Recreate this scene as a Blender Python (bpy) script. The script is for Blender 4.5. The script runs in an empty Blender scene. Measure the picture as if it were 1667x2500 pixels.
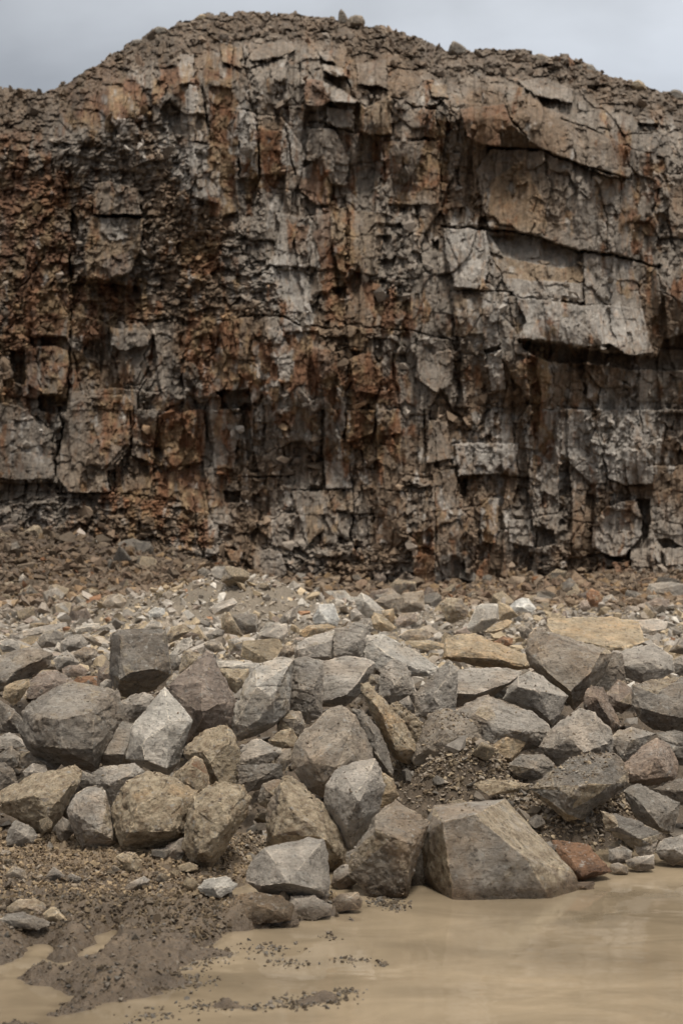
import bpy, bmesh, math, random
import numpy as np
from mathutils import Vector, Matrix
S = bpy.context.scene
COL = bpy.data.collections.new("quarry"); S.collection.children.link(COL)
rng = np.random.default_rng(7); random.seed(7)

# ---------------------------------------------------------------- camera model (level camera, small vertical lens shift)
F, CX, HY, CZ = 3472.0, 833.5, 1330.0, 1.6
def pt(x, y, D): return ((x-CX)/F*D, D, CZ-(y-HY)/F*D)

# ---------------------------------------------------------------- numpy noise
def _h(ix, iy, iz, s):
    n = (ix.astype(np.int64)*374761393 + iy.astype(np.int64)*668265263 + iz.astype(np.int64)*2147483647 + s*1274126177) & 0xffffffff
    n = ((n ^ (n >> 13))*1274126177) & 0xffffffff
    n = ((n ^ (n >> 15))*2246822519) & 0xffffffff
    return ((n ^ (n >> 16)) & 0xffffff)/16777215.0
def n2(x, y, s=0):
    x = np.asarray(x, float); y = np.asarray(y, float)
    ix = np.floor(x).astype(np.int64); iy = np.floor(y).astype(np.int64); fx = x-ix; fy = y-iy
    fx = fx*fx*(3-2*fx); fy = fy*fy*(3-2*fy); z = np.zeros_like(ix)
    a = _h(ix, iy, z, s); b = _h(ix+1, iy, z, s); c = _h(ix, iy+1, z, s); d = _h(ix+1, iy+1, z, s)
    return (a+(b-a)*fx)*(1-fy)+(c+(d-c)*fx)*fy
def fbm2(x, y, o=4, s=0):
    r = 0; a = .5; t = 0
    for k in range(o):
        r = r+a*n2(x, y, s+k*17); t += a; a *= .5; x = x*2.03+3.1; y = y*2.03+7.7
    return r/t
def n3(p, s=0):
    i = np.floor(p).astype(np.int64); f = p-i; f = f*f*(3-2*f)
    r = 0
    for dx in (0, 1):
        for dy in (0, 1):
            for dz in (0, 1):
                w = (f[:, 0] if dx else 1-f[:, 0])*(f[:, 1] if dy else 1-f[:, 1])*(f[:, 2] if dz else 1-f[:, 2])
                r = r+w*_h(i[:, 0]+dx, i[:, 1]+dy, i[:, 2]+dz, s)
    return r
def fbm3(p, o=4, s=0):
    r = 0; a = .5; t = 0
    for k in range(o):
        r = r+a*n3(p, s+k*31); t += a; a *= .55; p = p*2.07+5.3
    return r/t
def worley(x, y, s=0, p=2.0, jit=.9):
    """nearest jittered cell: returns (f1, f2-f1, id-hash a, id-hash b, id-hash c, dx, dy)"""
    ix = np.floor(x).astype(np.int64); iy = np.floor(y).astype(np.int64); z = np.zeros_like(ix)
    f1 = np.full(x.shape, 9.0); f2 = np.full(x.shape, 9.0); bi = ix.copy(); bj = iy.copy(); bx = np.zeros_like(x); by = np.zeros_like(x)
    for a in (-1, 0, 1):
        for b in (-1, 0, 1):
            jx = ix+a; jy = iy+b
            cx = jx+.5+(_h(jx, jy, z, s)-.5)*jit; cy = jy+.5+(_h(jx, jy, z, s+5)-.5)*jit
            dx = x-cx; dy = y-cy
            d = (np.abs(dx)**p+np.abs(dy)**p)**(1/p)
            m = d < f1
            f2 = np.where(m, f1, np.minimum(f2, d)); f1 = np.where(m, d, f1)
            bi = np.where(m, jx, bi); bj = np.where(m, jy, bj); bx = np.where(m, dx, bx); by = np.where(m, dy, by)
    return f1, f2-f1, _h(bi, bj, z, s+11), _h(bi, bj, z, s+12), _h(bi, bj, z, s+13), bx, by
def sst(a, b, x):
    t = np.clip((x-a)/(b-a), 0, 1); return t*t*(3-2*t)
def in_poly(x, y, P):
    r = np.zeros(x.shape, bool); n = len(P)
    for i in range(n):
        x1, y1 = P[i]; x2, y2 = P[(i+1) % n]
        if y1 == y2: continue
        c = (y1 > y) != (y2 > y)
        r ^= c & (x < (x2-x1)*(y-y1)/(y2-y1)+x1)
    return r
def seg_dist(x, y, L):
    r = np.full(x.shape, 1e9)
    for (x1, y1), (x2, y2) in zip(L[:-1], L[1:]):
        dx, dy = x2-x1, y2-y1; t = np.clip(((x-x1)*dx+(y-y1)*dy)/(dx*dx+dy*dy+1e-9), 0, 1)
        r = np.minimum(r, np.hypot(x-x1-t*dx, y-y1-t*dy))
    return r

# ---------------------------------------------------------------- tagging
def tag(o, label=None, cat=None, group=None, kind=None):
    if label: o['label'] = label
    if cat: o['category'] = cat
    if group: o['group'] = group
    if kind: o['kind'] = kind
    return o
def link(name, me, mat=None, loc=(0, 0, 0)):
    o = bpy.data.objects.new(name, me); COL.objects.link(o); o.location = loc
    if mat and not me.materials: me.materials.append(mat)
    return o
def grid_mesh(name, V, nr, nc, col=None, smooth=True):
    """V: (nr*nc,3) row major"""
    me = bpy.data.meshes.new(name)
    idx = np.arange(nr*nc).reshape(nr, nc)
    q = np.stack([idx[:-1, :-1], idx[:-1, 1:], idx[1:, 1:], idx[1:, :-1]], -1).reshape(-1, 4)
    me.vertices.add(nr*nc); me.vertices.foreach_set('co', np.ascontiguousarray(V, np.float32).ravel())
    me.loops.add(q.size); me.loops.foreach_set('vertex_index', q.ravel().astype(np.int32))
    me.polygons.add(len(q)); me.polygons.foreach_set('loop_start', np.arange(0, q.size, 4, dtype=np.int32))
    me.polygons.foreach_set('loop_total', np.full(len(q), 4, np.int32))
    if smooth: me.polygons.foreach_set('use_smooth', np.ones(len(q), bool))
    me.update()
    if col is not None: add_col(me, col)
    return me
def add_col(me, col):
    a = me.color_attributes.new('Albedo', 'FLOAT_COLOR', 'POINT')
    c = np.ones((len(col), 4), np.float32); c[:, :3] = col[:, :3]
    if col.shape[1] == 4: c[:, 3] = col[:, 3]
    a.data.foreach_set('color', c.ravel())

# ---------------------------------------------------------------- materials
class NT:
    def __init__(s, name):
        s.m = bpy.data.materials.new(name); s.m.use_nodes = True; s.t = s.m.node_tree; s.t.nodes.clear()
        s.out = s.t.nodes.new('ShaderNodeOutputMaterial'); s.b = s.t.nodes.new('ShaderNodeBsdfPrincipled')
        s.t.links.new(s.b.outputs[0], s.out.inputs[0])
    def n(s, ty, **kw):
        o = s.t.nodes.new(ty)
        for k, v in kw.items():
            if k in ('op', 'operation'): o.operation = v
            elif k == 'blend': o.blend_type = v
            else: setattr(o, k, v)
        return o
    def put(s, sock, v):
        if isinstance(v, bpy.types.NodeSocket): s.t.links.new(v, sock)
        elif v is not None: sock.default_value = v
    def noise(s, vec, scale, detail=4, rough=.55, dist=0, out='Fac'):
        o = s.n('ShaderNodeTexNoise'); s.put(o.inputs['Vector'], vec); o.inputs['Scale'].default_value = scale
        o.inputs['Detail'].default_value = detail; o.inputs['Roughness'].default_value = rough; o.inputs['Distortion'].default_value = dist
        return o.outputs[out]
    def voro(s, vec, scale, feature='F1', out='Distance', rand=1):
        o = s.n('ShaderNodeTexVoronoi'); o.feature = feature; s.put(o.inputs['Vector'], vec); o.inputs['Scale'].default_value = scale
        o.inputs['Randomness'].default_value = rand
        return o.outputs[out]
    def rmp(s, v, a, b, c=0., d=1.):
        o = s.n('ShaderNodeMapRange'); s.put(o.inputs[0], v)
        for i, q in enumerate((a, b, c, d)): o.inputs[i+1].default_value = q
        return o.outputs[0]
    def math(s, op, a, b=None):
        o = s.n('ShaderNodeMath', op=op); s.put(o.inputs[0], a); s.put(o.inputs[1], b); return o.outputs[0]
    def mix(s, f, a, b, blend='MIX'):
        o = s.n('ShaderNodeMix'); o.data_type = 'RGBA'; o.blend_type = blend
        s.put(o.inputs[0], f); s.put(o.inputs[6], a); s.put(o.inputs[7], b); return o.outputs[2]
    def mapv(s, vec, sc=(1, 1, 1), rot=(0, 0, 0), loc=(0, 0, 0)):
        o = s.n('ShaderNodeMapping'); s.put(o.inputs[0], vec); s.put(o.inputs[1], loc); s.put(o.inputs[2], rot); s.put(o.inputs[3], sc); return o.outputs[0]
    def bump(s, h, strength, dist, nrm=None):
        o = s.n('ShaderNodeBump'); o.inputs['Strength'].default_value = strength; o.inputs['Distance'].default_value = dist
        s.put(o.inputs['Height'], h)
        if nrm: s.put(o.inputs['Normal'], nrm)
        return o.outputs[0]
def rgb(c): return (c[0], c[1], c[2], 1)

def stone_material():
    t = NT('broken_stone'); tc = t.n('ShaderNodeTexCoord').outputs['Object']
    oi = t.n('ShaderNodeObjectInfo'); fa = t.n('ShaderNodeAttribute'); fa.attribute_name = 'facet'
    rnd = t.math('MULTIPLY', oi.outputs['Random'], 37.)
    off = t.n('ShaderNodeCombineXYZ'); t.put(off.inputs[0], rnd); t.put(off.inputs[1], rnd)
    v = t.n('ShaderNodeVectorMath', op='ADD'); t.put(v.inputs[0], tc); t.put(v.inputs[1], off.outputs[0]); v = v.outputs[0]
    base = oi.outputs['Color']
    lum = t.mix(1., base, t.rmp(t.noise(v, 9, 6, .62), .3, .7, .66, 1.34), 'MULTIPLY')
    lum = t.mix(1., lum, t.rmp(fa.outputs['Fac'], 0, 1, .76, 1.24), 'MULTIPLY')
    # brown earth staining, large soft patches
    st = t.rmp(t.noise(v, 3.1, 6, .66), .46, .62, 0, .75)
    st = t.math('MULTIPLY', st, t.rmp(oi.outputs['Alpha'], 0, .5, .22, 1))
    c = t.mix(st, lum, t.mix(1., lum, (1.0, .82, .64, 1), 'MULTIPLY'))
    # crust: weathered tan skin on some facets (amount in object colour alpha)
    cr = t.math('ADD', t.math('MULTIPLY', fa.outputs['Fac'], .55), t.math('MULTIPLY', t.noise(v, 5.5, 7, .66), .9))
    cr = t.math('ADD', cr, t.math('SUBTRACT', t.math('MULTIPLY', oi.outputs['Alpha'], .9), 1.22))
    crm = t.rmp(cr, -.04, .1, 0, 1)
    crc = t.mix(t.rmp(t.noise(v, 20, 7, .75), .36, .62), (.26, .18, .11, 1), (.74, .61, .43, 1))
    c = t.mix(t.math('MULTIPLY', crm, .9), c, crc)
    # broken pale flecks, scuffs and dark pits
    fl = t.rmp(t.noise(v, 24, 7, .78), .57, .66, 0, .9)
    c = t.mix(fl, c, (.52, .49, .44, 1))
    vs = t.mapv(v, (1.5, 5, 1.5), (.4, .8, .2))
    sc = t.rmp(t.noise(vs, 9, 7, .72, 1.2), .57, .70, 0, .6)
    c = t.mix(sc, c, (.50, .48, .44, 1))
    pit = t.rmp(t.noise(v, 28, 6, .78), .34, .46, .30, 1)
    c = t.mix(1., c, pit, 'MULTIPLY')
    vn = t.rmp(t.voro(t.mapv(v, (1, 1.7, 1)), 3.2, 'DISTANCE_TO_EDGE'), 0, .022, .32, 0)
    vn = t.math('MULTIPLY', vn, t.rmp(t.noise(v, 4, 3), .5, .62))
    c = t.mix(vn, c, (.55, .52, .47, 1))
    wo = t.n('ShaderNodeAttribute'); wo.attribute_name = 'worn'
    wm = t.math('MULTIPLY', t.rmp(wo.outputs['Fac'], .1, .8), t.rmp(t.noise(v, 16, 5, .7), .42, .58, 0, .75))
    c = t.mix(wm, c, t.mix(1., c, (2.1, 2.05, 1.95, 1), 'MULTIPLY'))
    # soaked band just above the puddle
    gp = t.n('ShaderNodeNewGeometry'); sp = t.n('ShaderNodeSeparateXYZ'); t.put(sp.inputs[0], gp.outputs['Position'])
    wz = t.math('ADD', sp.outputs[2], t.math('MULTIPLY', t.math('SUBTRACT', t.noise(v, 9, 4), .5), .10)); wet = t.rmp(wz, .035, .085, 1, 0)
    c = t.mix(wet, c, t.mix(1., c, (.44, .39, .34, 1), 'MULTIPLY'))
    t.put(t.b.inputs['Base Color'], c); t.put(t.b.inputs['Roughness'], t.math('SUBTRACT', t.rmp(t.noise(v, 8, 3), .3, .7, .62, .9), t.math('MULTIPLY', wet, .4)))
    t.b.inputs['Specular IOR Level'].default_value = .35
    lay = t.noise(t.mapv(v, (2, 2, 9), (.5, .25, .3)), 4, 6, .65)
    b1 = t.bump(lay, 1., .05)
    b2 = t.bump(t.noise(v, 26, 8, .78), 1., .036, b1)
    b3 = t.bump(t.math('MULTIPLY', t.noise(v, 75, 6, .75), crm), 1., .03, b2)
    t.put(t.b.inputs['Normal'], b3)
    return t.m
def attr_material(name, scale, spec=.35, rough=(.7, .95), wet=False, bumpd=.02, streak=False):
    t = NT(name); tc = t.n('ShaderNodeTexCoord').outputs['Object']
    a = t.n('ShaderNodeAttribute'); a.attribute_name = 'Albedo'
    c = t.mix(1., a.outputs['Color'], t.rmp(t.noise(tc, scale*2.2, 8, .72), .28, .72, .6, 1.42), 'MULTIPLY')
    if streak:
        sv = t.mapv(tc, (5, 5, .9)); s1 = t.noise(sv, 1.6, 7, .65, .6)
        c = t.mix(t.rmp(s1, .52, .68, 0, .45), c, t.mix(1., c, (1.5, 1.5, 1.52, 1), 'MULTIPLY'))
        s2 = t.noise(t.mapv(tc, (4, 4, .7), loc=(9, 3, 1)), 1.9, 7, .65, .4)
        c = t.mix(t.rmp(s2, .52, .7, 0, .6), c, t.mix(1., c, (.92, .62, .40, 1), 'MULTIPLY'))
    fl = t.rmp(t.noise(tc, scale*6, 4, .7), .63, .72, 0, .35)
    c = t.mix(fl, c, t.mix(1., c, (1.7, 1.7, 1.7, 1), 'MULTIPLY'))
    t.put(t.b.inputs['Base Color'], c)
    r = t.rmp(t.noise(tc, scale, 3), .3, .7, *rough)
    if wet: r = t.math('MULTIPLY', r, t.rmp(a.outputs['Alpha'], 0, 1, .38, 1))
    t.put(t.b.inputs['Roughness'], r); t.b.inputs['Specular IOR Level'].default_value = spec
    b = t.bump(t.noise(tc, scale*3, 8, .75), .8, bumpd)
    b = t.bump(t.voro(tc, scale*4.), .12, bumpd*.8, b)
    t.put(t.b.inputs['Normal'], b)
    return t.m
M_STONE = stone_material()
M_CLIFF = attr_material('jointed_cliff_rock', 3.2, bumpd=.07, streak=True)
M_GROUND = attr_material('clumpy_earth', 14, spec=.45, wet=True, bumpd=.012)
M_RUBBLE = attr_material('rubble', 11, bumpd=.012)
EXPO = 0.95
# ---------------------------------------------------------------- terrain height
def ux(px, D): return (px-CX)/F*D
FOOT_X = [-900, 0, 300, 560, 700, 900, 1000, 1400, 1667, 2600]
FOOT_D = [7.5, 7.25, 7.15, 6.9, 6.55, 6.5, 6.5, 6.72, 7.0, 7.1]
def base_h(X, D):
    px = X*F/np.maximum(D, 3)+CX
    foot = np.interp(px, FOOT_X, FOOT_D)
    s = D-foot
    # apron in front of the pile: left dirt apron, right puddle
    left = 1-sst(420, 640, px)
    ap = np.where(s < 0, -.085*left*0+s*.115*left+ .095*left + s*.10*(1-left), .095*left)
    ap = np.where(s < 0, np.maximum(ap, -.04-.02*(1-left)), ap)
    pile = np.interp(s, [0, 1.0, 2.0, 3.2, 4.4, 6, 9, 14, 40], [0, .2, .40, .62, .80, .82, .74, .68, .68])
    z = ap+np.where(s > 0, pile, 0)*(1-.0*left)
    # talus at the cliff foot
    H = np.interp(px, [-900, 0, 300, 520, 640, 1050, 1250, 1500, 2400], [1.3, 1.0, .8, .6, .48, .42, .42, .55, .9])
    D0 = np.interp(px, [-900, 0, 400, 700, 2400], [19.5, 20, 21, 22.5, 22.5])
    z = z+H*np.interp((D-D0)/5.0, [0, .3, 1, 3], [0, .12, 1, 1.6])
    # low mounds of rubble
    for (mx, my, D0_, r, h) in ((590, 0, 18.5, 1.0, .55), (330, 0, 19.5, 1.2, .16), (1000, 0, 18, 1.3, .16), (760, 0, 16.5, .7, .12)):
        z = z+h*np.exp(-((X-ux(mx, D0_))**2+(D-D0_)**2)/(r*r))
    return z
def d_at(px, py):
    """distance at which the view ray of (px,py) meets the (placement) ground"""
    Ds = np.linspace(4.2, 30, 1600)
    z = base_h(ux(px, Ds), Ds); r = CZ-(py-HY)/F*Ds
    k = np.nonzero(r <= z)[0]
    return float(Ds[k[0]]) if len(k) else 30.
MOUNDS = []   # (X, D, rx, rd, h) earth heaps between boulders
for (mx, my, rx, rd, h) in ((1090, 1900, .22, .18, .14), (1150, 1885, .3, .16, .12), (1210, 1910, .2, .14, .10), (1340, 2010, .28, .16, .10), (1280, 1960, .16, .14, .10), (1450, 1985, .2, .15, .12), (1520, 1965, .12, .12, .10),
                            (600, 2050, .20, .26, .08), (980, 1790, .14, .14, .16), (1000, 1850, .14, .14, .12)):
    D0 = d_at(mx, my); MOUNDS.append((ux(mx, D0), D0+.1, rx, rd, h))
def ruts(X, D):
    """wheel ruts holding water, left foreground: pixel polylines carried to the ground plane"""
    r = np.zeros_like(X)
    for L, w, dep in (([(275, 2275), (215, 2340), (165, 2378)], .06, .10), ([(105, 2315), (60, 2365), (0, 2405), (-150, 2450)], .085, .11),
                      ([(60, 2450), (0, 2480), (-200, 2520)], .13, .10), ([(430, 2275), (350, 2278)], .04, .03), ([(100, 2372), (140, 2370)], .04, .03), ([(150, 2440), (215, 2425)], .03, .03)):
        P = []
        for (x, y) in L:
            d = CZ*F/(y-HY); P.append((ux(x, d), d))
        q = seg_dist(X, D, P); r = np.maximum(r, dep*np.exp(-(q/w)**2))
    return r
def shore(X, D):
    """1 on the muddy left shore, 0 in the puddle"""
    px = X*F/np.maximum(D, 3)+CX
    yy = HY+CZ*F/np.maximum(D, 1.5)
    edge = np.interp(yy, [2100, 2200, 2240, 2262, 2300, 2350, 2400, 2440, 2500, 2700], [1350, 920, 800, 640, 520, 440, 430, 330, 130, -300])
    return edge-px
def ground_h(X, D, detail=True):
    z = base_h(X, D)
    px = X*F/np.maximum(D, 3)+CX
    foot = np.interp(px, FOOT_X, FOOT_D); s = D-foot
    rt = sst(600, 760, px)
    inp = np.maximum(sst(.05, .5, s), rt*sst(-.35, .05, s)*.8)*(1-sst(9, 14, s))
    low = sst(1.0, 3.0, X)
    z = z-.23*inp
    for (mx, md, rx, rd, h) in MOUNDS:
        g = np.exp(-(((X-mx)/rx)**2+((D-md)/rd)**2)); z = z+(h*.35+.16)*g
    # near shore: flat wet mud close to water level
    sh = shore(X, D); near = 1-sst(-.9, -.25, s)
    fore = 1-sst(6.1, 6.45, D)
    mud = .004+np.clip(sh/1500, -.06, .034)+.03*sst(5.6, 6.2, D)+(fbm2(X*2.6+9, D*6.5, 4, 95)-.5)*.20*sst(900, 150, np.abs(sh))+(fbm2(X*8, D*14, 3, 96)-.5)*.06
    flat = np.where(sh > 0, mud, np.maximum(-.07, sh/1700-.004+(fbm2(X*2.6+9, D*6.5, 4, 95)-.5)*.20))
    k = fore*(1-0*near)
    z = z*(1-k)+flat*k
    # small island bars in the puddle
    for (ix, iy, w, dd, h) in ((740, 2448, .11, .05, .022), (800, 2440, .07, .03, .016), (850, 2420, .05, .03, .018), (490, 2456, .09, .04, .014), (560, 2458, .05, .03, .012), (620, 2462, .06, .03, .01),
                               (935, 2355, .03, .025, .035), (860, 2247, .06, .04, .03), (700, 2352, .05, .03, .015), (450, 2300, .06, .04, .02), (860, 2345, .06, .02, .012)):
        d = CZ*F/(iy-HY); X0 = ux(ix, d)
        z = z+(h*.35+.006-np.minimum(flat, 0)*.85)*np.exp(-(((X-X0)/w)**2+((D-d)/dd)**2))*(sh < 60)*k
    z = z-ruts(X, D)*(1-sst(6.2, 6.6, D))
    if detail:
        dirt = (1-sst(-.1, .8, s))
        bar = n2(X*2.1, D*3.1, 91)
        z = z+(fbm2(X*3, D*3, 4, 3)-.5)*.05*(.25+.75*sst(-1.2, .2, s))
        amp = .30+.70*sst(-1.6, -.4, s)
        f1, e, a, b, c, _, _ = worley(X*19, D*17, 21); z = z+(.55-f1)*.05*(a > .35)*amp*sst(-.05, .15, z+.06)
        f1, e, a, b, c, _, _ = worley(X*43, D*40, 22); z = z+(.5-f1)*.028*(a > .3)*amp
        z = z+(fbm2(X*9, D*8, 4, 5)-.5)*.035*amp
    # out of frame / behind the camera the yard rises gently, closing the puddle
    z = z+sst(2.6, 4.0, X)*(D < 8)*.12+sst(3.6, 2.0, D)*.1
    return z
def warpcols(w_in, n_in, w_out, n_out):
    a = np.linspace(-w_in, w_in, n_in); g = w_in+(w_out-w_in)*(np.linspace(0, 1, n_out+1)[1:]**2.2)
    return np.concatenate([-g[::-1], a, g])
def build_ground():
    u = warpcols(.27, 600, 4.5, 45)
    D = np.concatenate([np.linspace(-25, 4.3, 28)[:-1], np.linspace(4.3, 7.3, 330)[:-1], np.linspace(7.3, 12, 210)[:-1], np.linspace(12, 30, 150)[:-1], np.linspace(30, 120, 16)])
    DD, U = np.meshgrid(D, u, indexing='ij'); X = U*np.maximum(DD, 4.0)
    x = X.ravel(); d = DD.ravel(); z = ground_h(x, d)
    px = x*F/np.maximum(d, 3)+CX; foot = np.interp(px, FOOT_X, FOOT_D); s = d-foot
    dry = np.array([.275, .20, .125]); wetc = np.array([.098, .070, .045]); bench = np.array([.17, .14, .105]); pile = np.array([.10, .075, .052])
    n = fbm2(x*6, d*6, 5, 8)
    c = dry[None]*(.65+.7*n[:, None])
    w = 1-sst(.04, .13, z+(fbm2(x*3, d*3, 4, 77)-.5)*.06); w = w*(1-sst(-.2, .3, s))
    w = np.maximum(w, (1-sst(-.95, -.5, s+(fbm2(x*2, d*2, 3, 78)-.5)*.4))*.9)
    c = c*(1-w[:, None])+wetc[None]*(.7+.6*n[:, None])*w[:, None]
    k = sst(0, .6, s)[:, None]; k = np.maximum(k, (sst(620, 760, px)*sst(-.8, -.2, s))[:, None]); c = c*(1-k)+pile[None]*(.7+.6*n[:, None])*k  # ground under the pile coloured dark to stand for shade in its gaps
    k = sst(3.5, 5, s)[:, None]; c = c*(1-k)+bench[None]*(.7+.6*n[:, None])*k
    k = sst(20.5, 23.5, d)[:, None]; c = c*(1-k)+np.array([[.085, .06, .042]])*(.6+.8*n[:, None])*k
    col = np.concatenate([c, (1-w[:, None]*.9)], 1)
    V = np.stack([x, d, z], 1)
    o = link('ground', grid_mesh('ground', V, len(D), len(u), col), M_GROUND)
    tag(o, kind='structure'); return o
build_ground()

# ---------------------------------------------------------------- water
def build_water():
    t = NT('muddy_water'); tc = t.n('ShaderNodeTexCoord').outputs['Object']
    a = t.n('ShaderNodeAttribute'); a.attribute_name = 'Albedo'
    c = t.mix(1., a.outputs['Color'], t.rmp(t.noise(t.mapv(tc, (1, 2.2, 1)), 1.7, 5, .6, .8), .3, .7, .80, 1.2), 'MULTIPLY')
    t.put(t.b.inputs['Base Color'], c); t.b.inputs['Roughness'].default_value = .015; t.b.inputs['IOR'].default_value = 1.6
    h = t.noise(t.mapv(tc, (3, 16, 1)), 2.2, 4, .55); h2 = t.noise(t.mapv(tc, (1.4, 3, 1)), 1., 3, .5)
    m = t.rmp(t.noise(tc, .8, 3), .4, .65)
    t.put(t.b.inputs['Normal'], t.bump(h2, .14, .03, t.bump(t.math('MULTIPLY', h, m), .08, .004)))
    xs = np.concatenate([np.linspace(-8, -2.2, 12)[:-1], np.linspace(-2.2, 2.2, 420)[:-1], np.linspace(2.2, 9, 14)]); ds = np.linspace(1.5, 7.6, 400); D, X = np.meshgrid(ds, xs, indexing='ij')
    X = X.ravel(); D = D.ravel()
    px = X*F/np.maximum(D, 1.5)+CX; yy = HY+CZ*F/D
    c = np.tile([[.262, .206, .138]], (X.size, 1))*(.62+.76*fbm2(X*1.1, D*1.6, 4, 301)[:, None])
    g = ground_h(X, D); sh = sst(-.035, -.004, g+(fbm2(X*5, D*7, 3, 302)-.5)*.02)[:, None]          # bed showing through where it is shallow
    c = c*(1-.45*sh)+np.array([[.12, .092, .062]])*.45*sh
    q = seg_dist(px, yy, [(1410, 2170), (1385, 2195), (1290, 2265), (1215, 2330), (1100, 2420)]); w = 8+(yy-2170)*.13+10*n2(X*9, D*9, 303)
    m = sst(1, .0, q/np.maximum(w*1.5, 4))*.22*sst(2345, 2290, yy); c = c*(1-m[:, None])+np.array([[.40, .335, .235]])*m[:, None]  # pale diagonal streak: a reflection painted into the water colour
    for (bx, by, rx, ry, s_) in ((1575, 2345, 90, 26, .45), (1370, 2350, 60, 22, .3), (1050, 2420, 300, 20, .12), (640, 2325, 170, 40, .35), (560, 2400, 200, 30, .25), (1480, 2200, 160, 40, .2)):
        m = s_*np.exp(-(((px-bx)/rx)**2+((yy-by)/ry)**2))*(.4+1.2*fbm2(X*4, D*6, 4, 304)); c = c*(1-m[:, None])+np.array([[.13, .10, .066]])*m[:, None]  # dark patches: submerged mud, and darker reflections painted in at the right
    V = np.stack([X, D, np.zeros(X.size)], 1)
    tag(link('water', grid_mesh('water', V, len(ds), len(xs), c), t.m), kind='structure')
build_water()

# ---------------------------------------------------------------- cliff
T3 = 1568/600
CO = {1: (0, 0), 2: (540, 0), 3: (1067, 0), 4: (0, 500), 5: (540, 500), 6: (1067, 500), 7: (0, 1000), 8: (540, 1000), 9: (1067, 1000)}
CPAL = {'g': (.285, .253, .217), 'p': (.47, .45, .42), 'w': (.52, .49, .45), 't': (.33, .232, .132), 'r': (.225, .108, .052), 'o': (.30, .18, .10), 'd': (.15, .12, .09), 'b': (.225, .168, .118), 'n': None}
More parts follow.
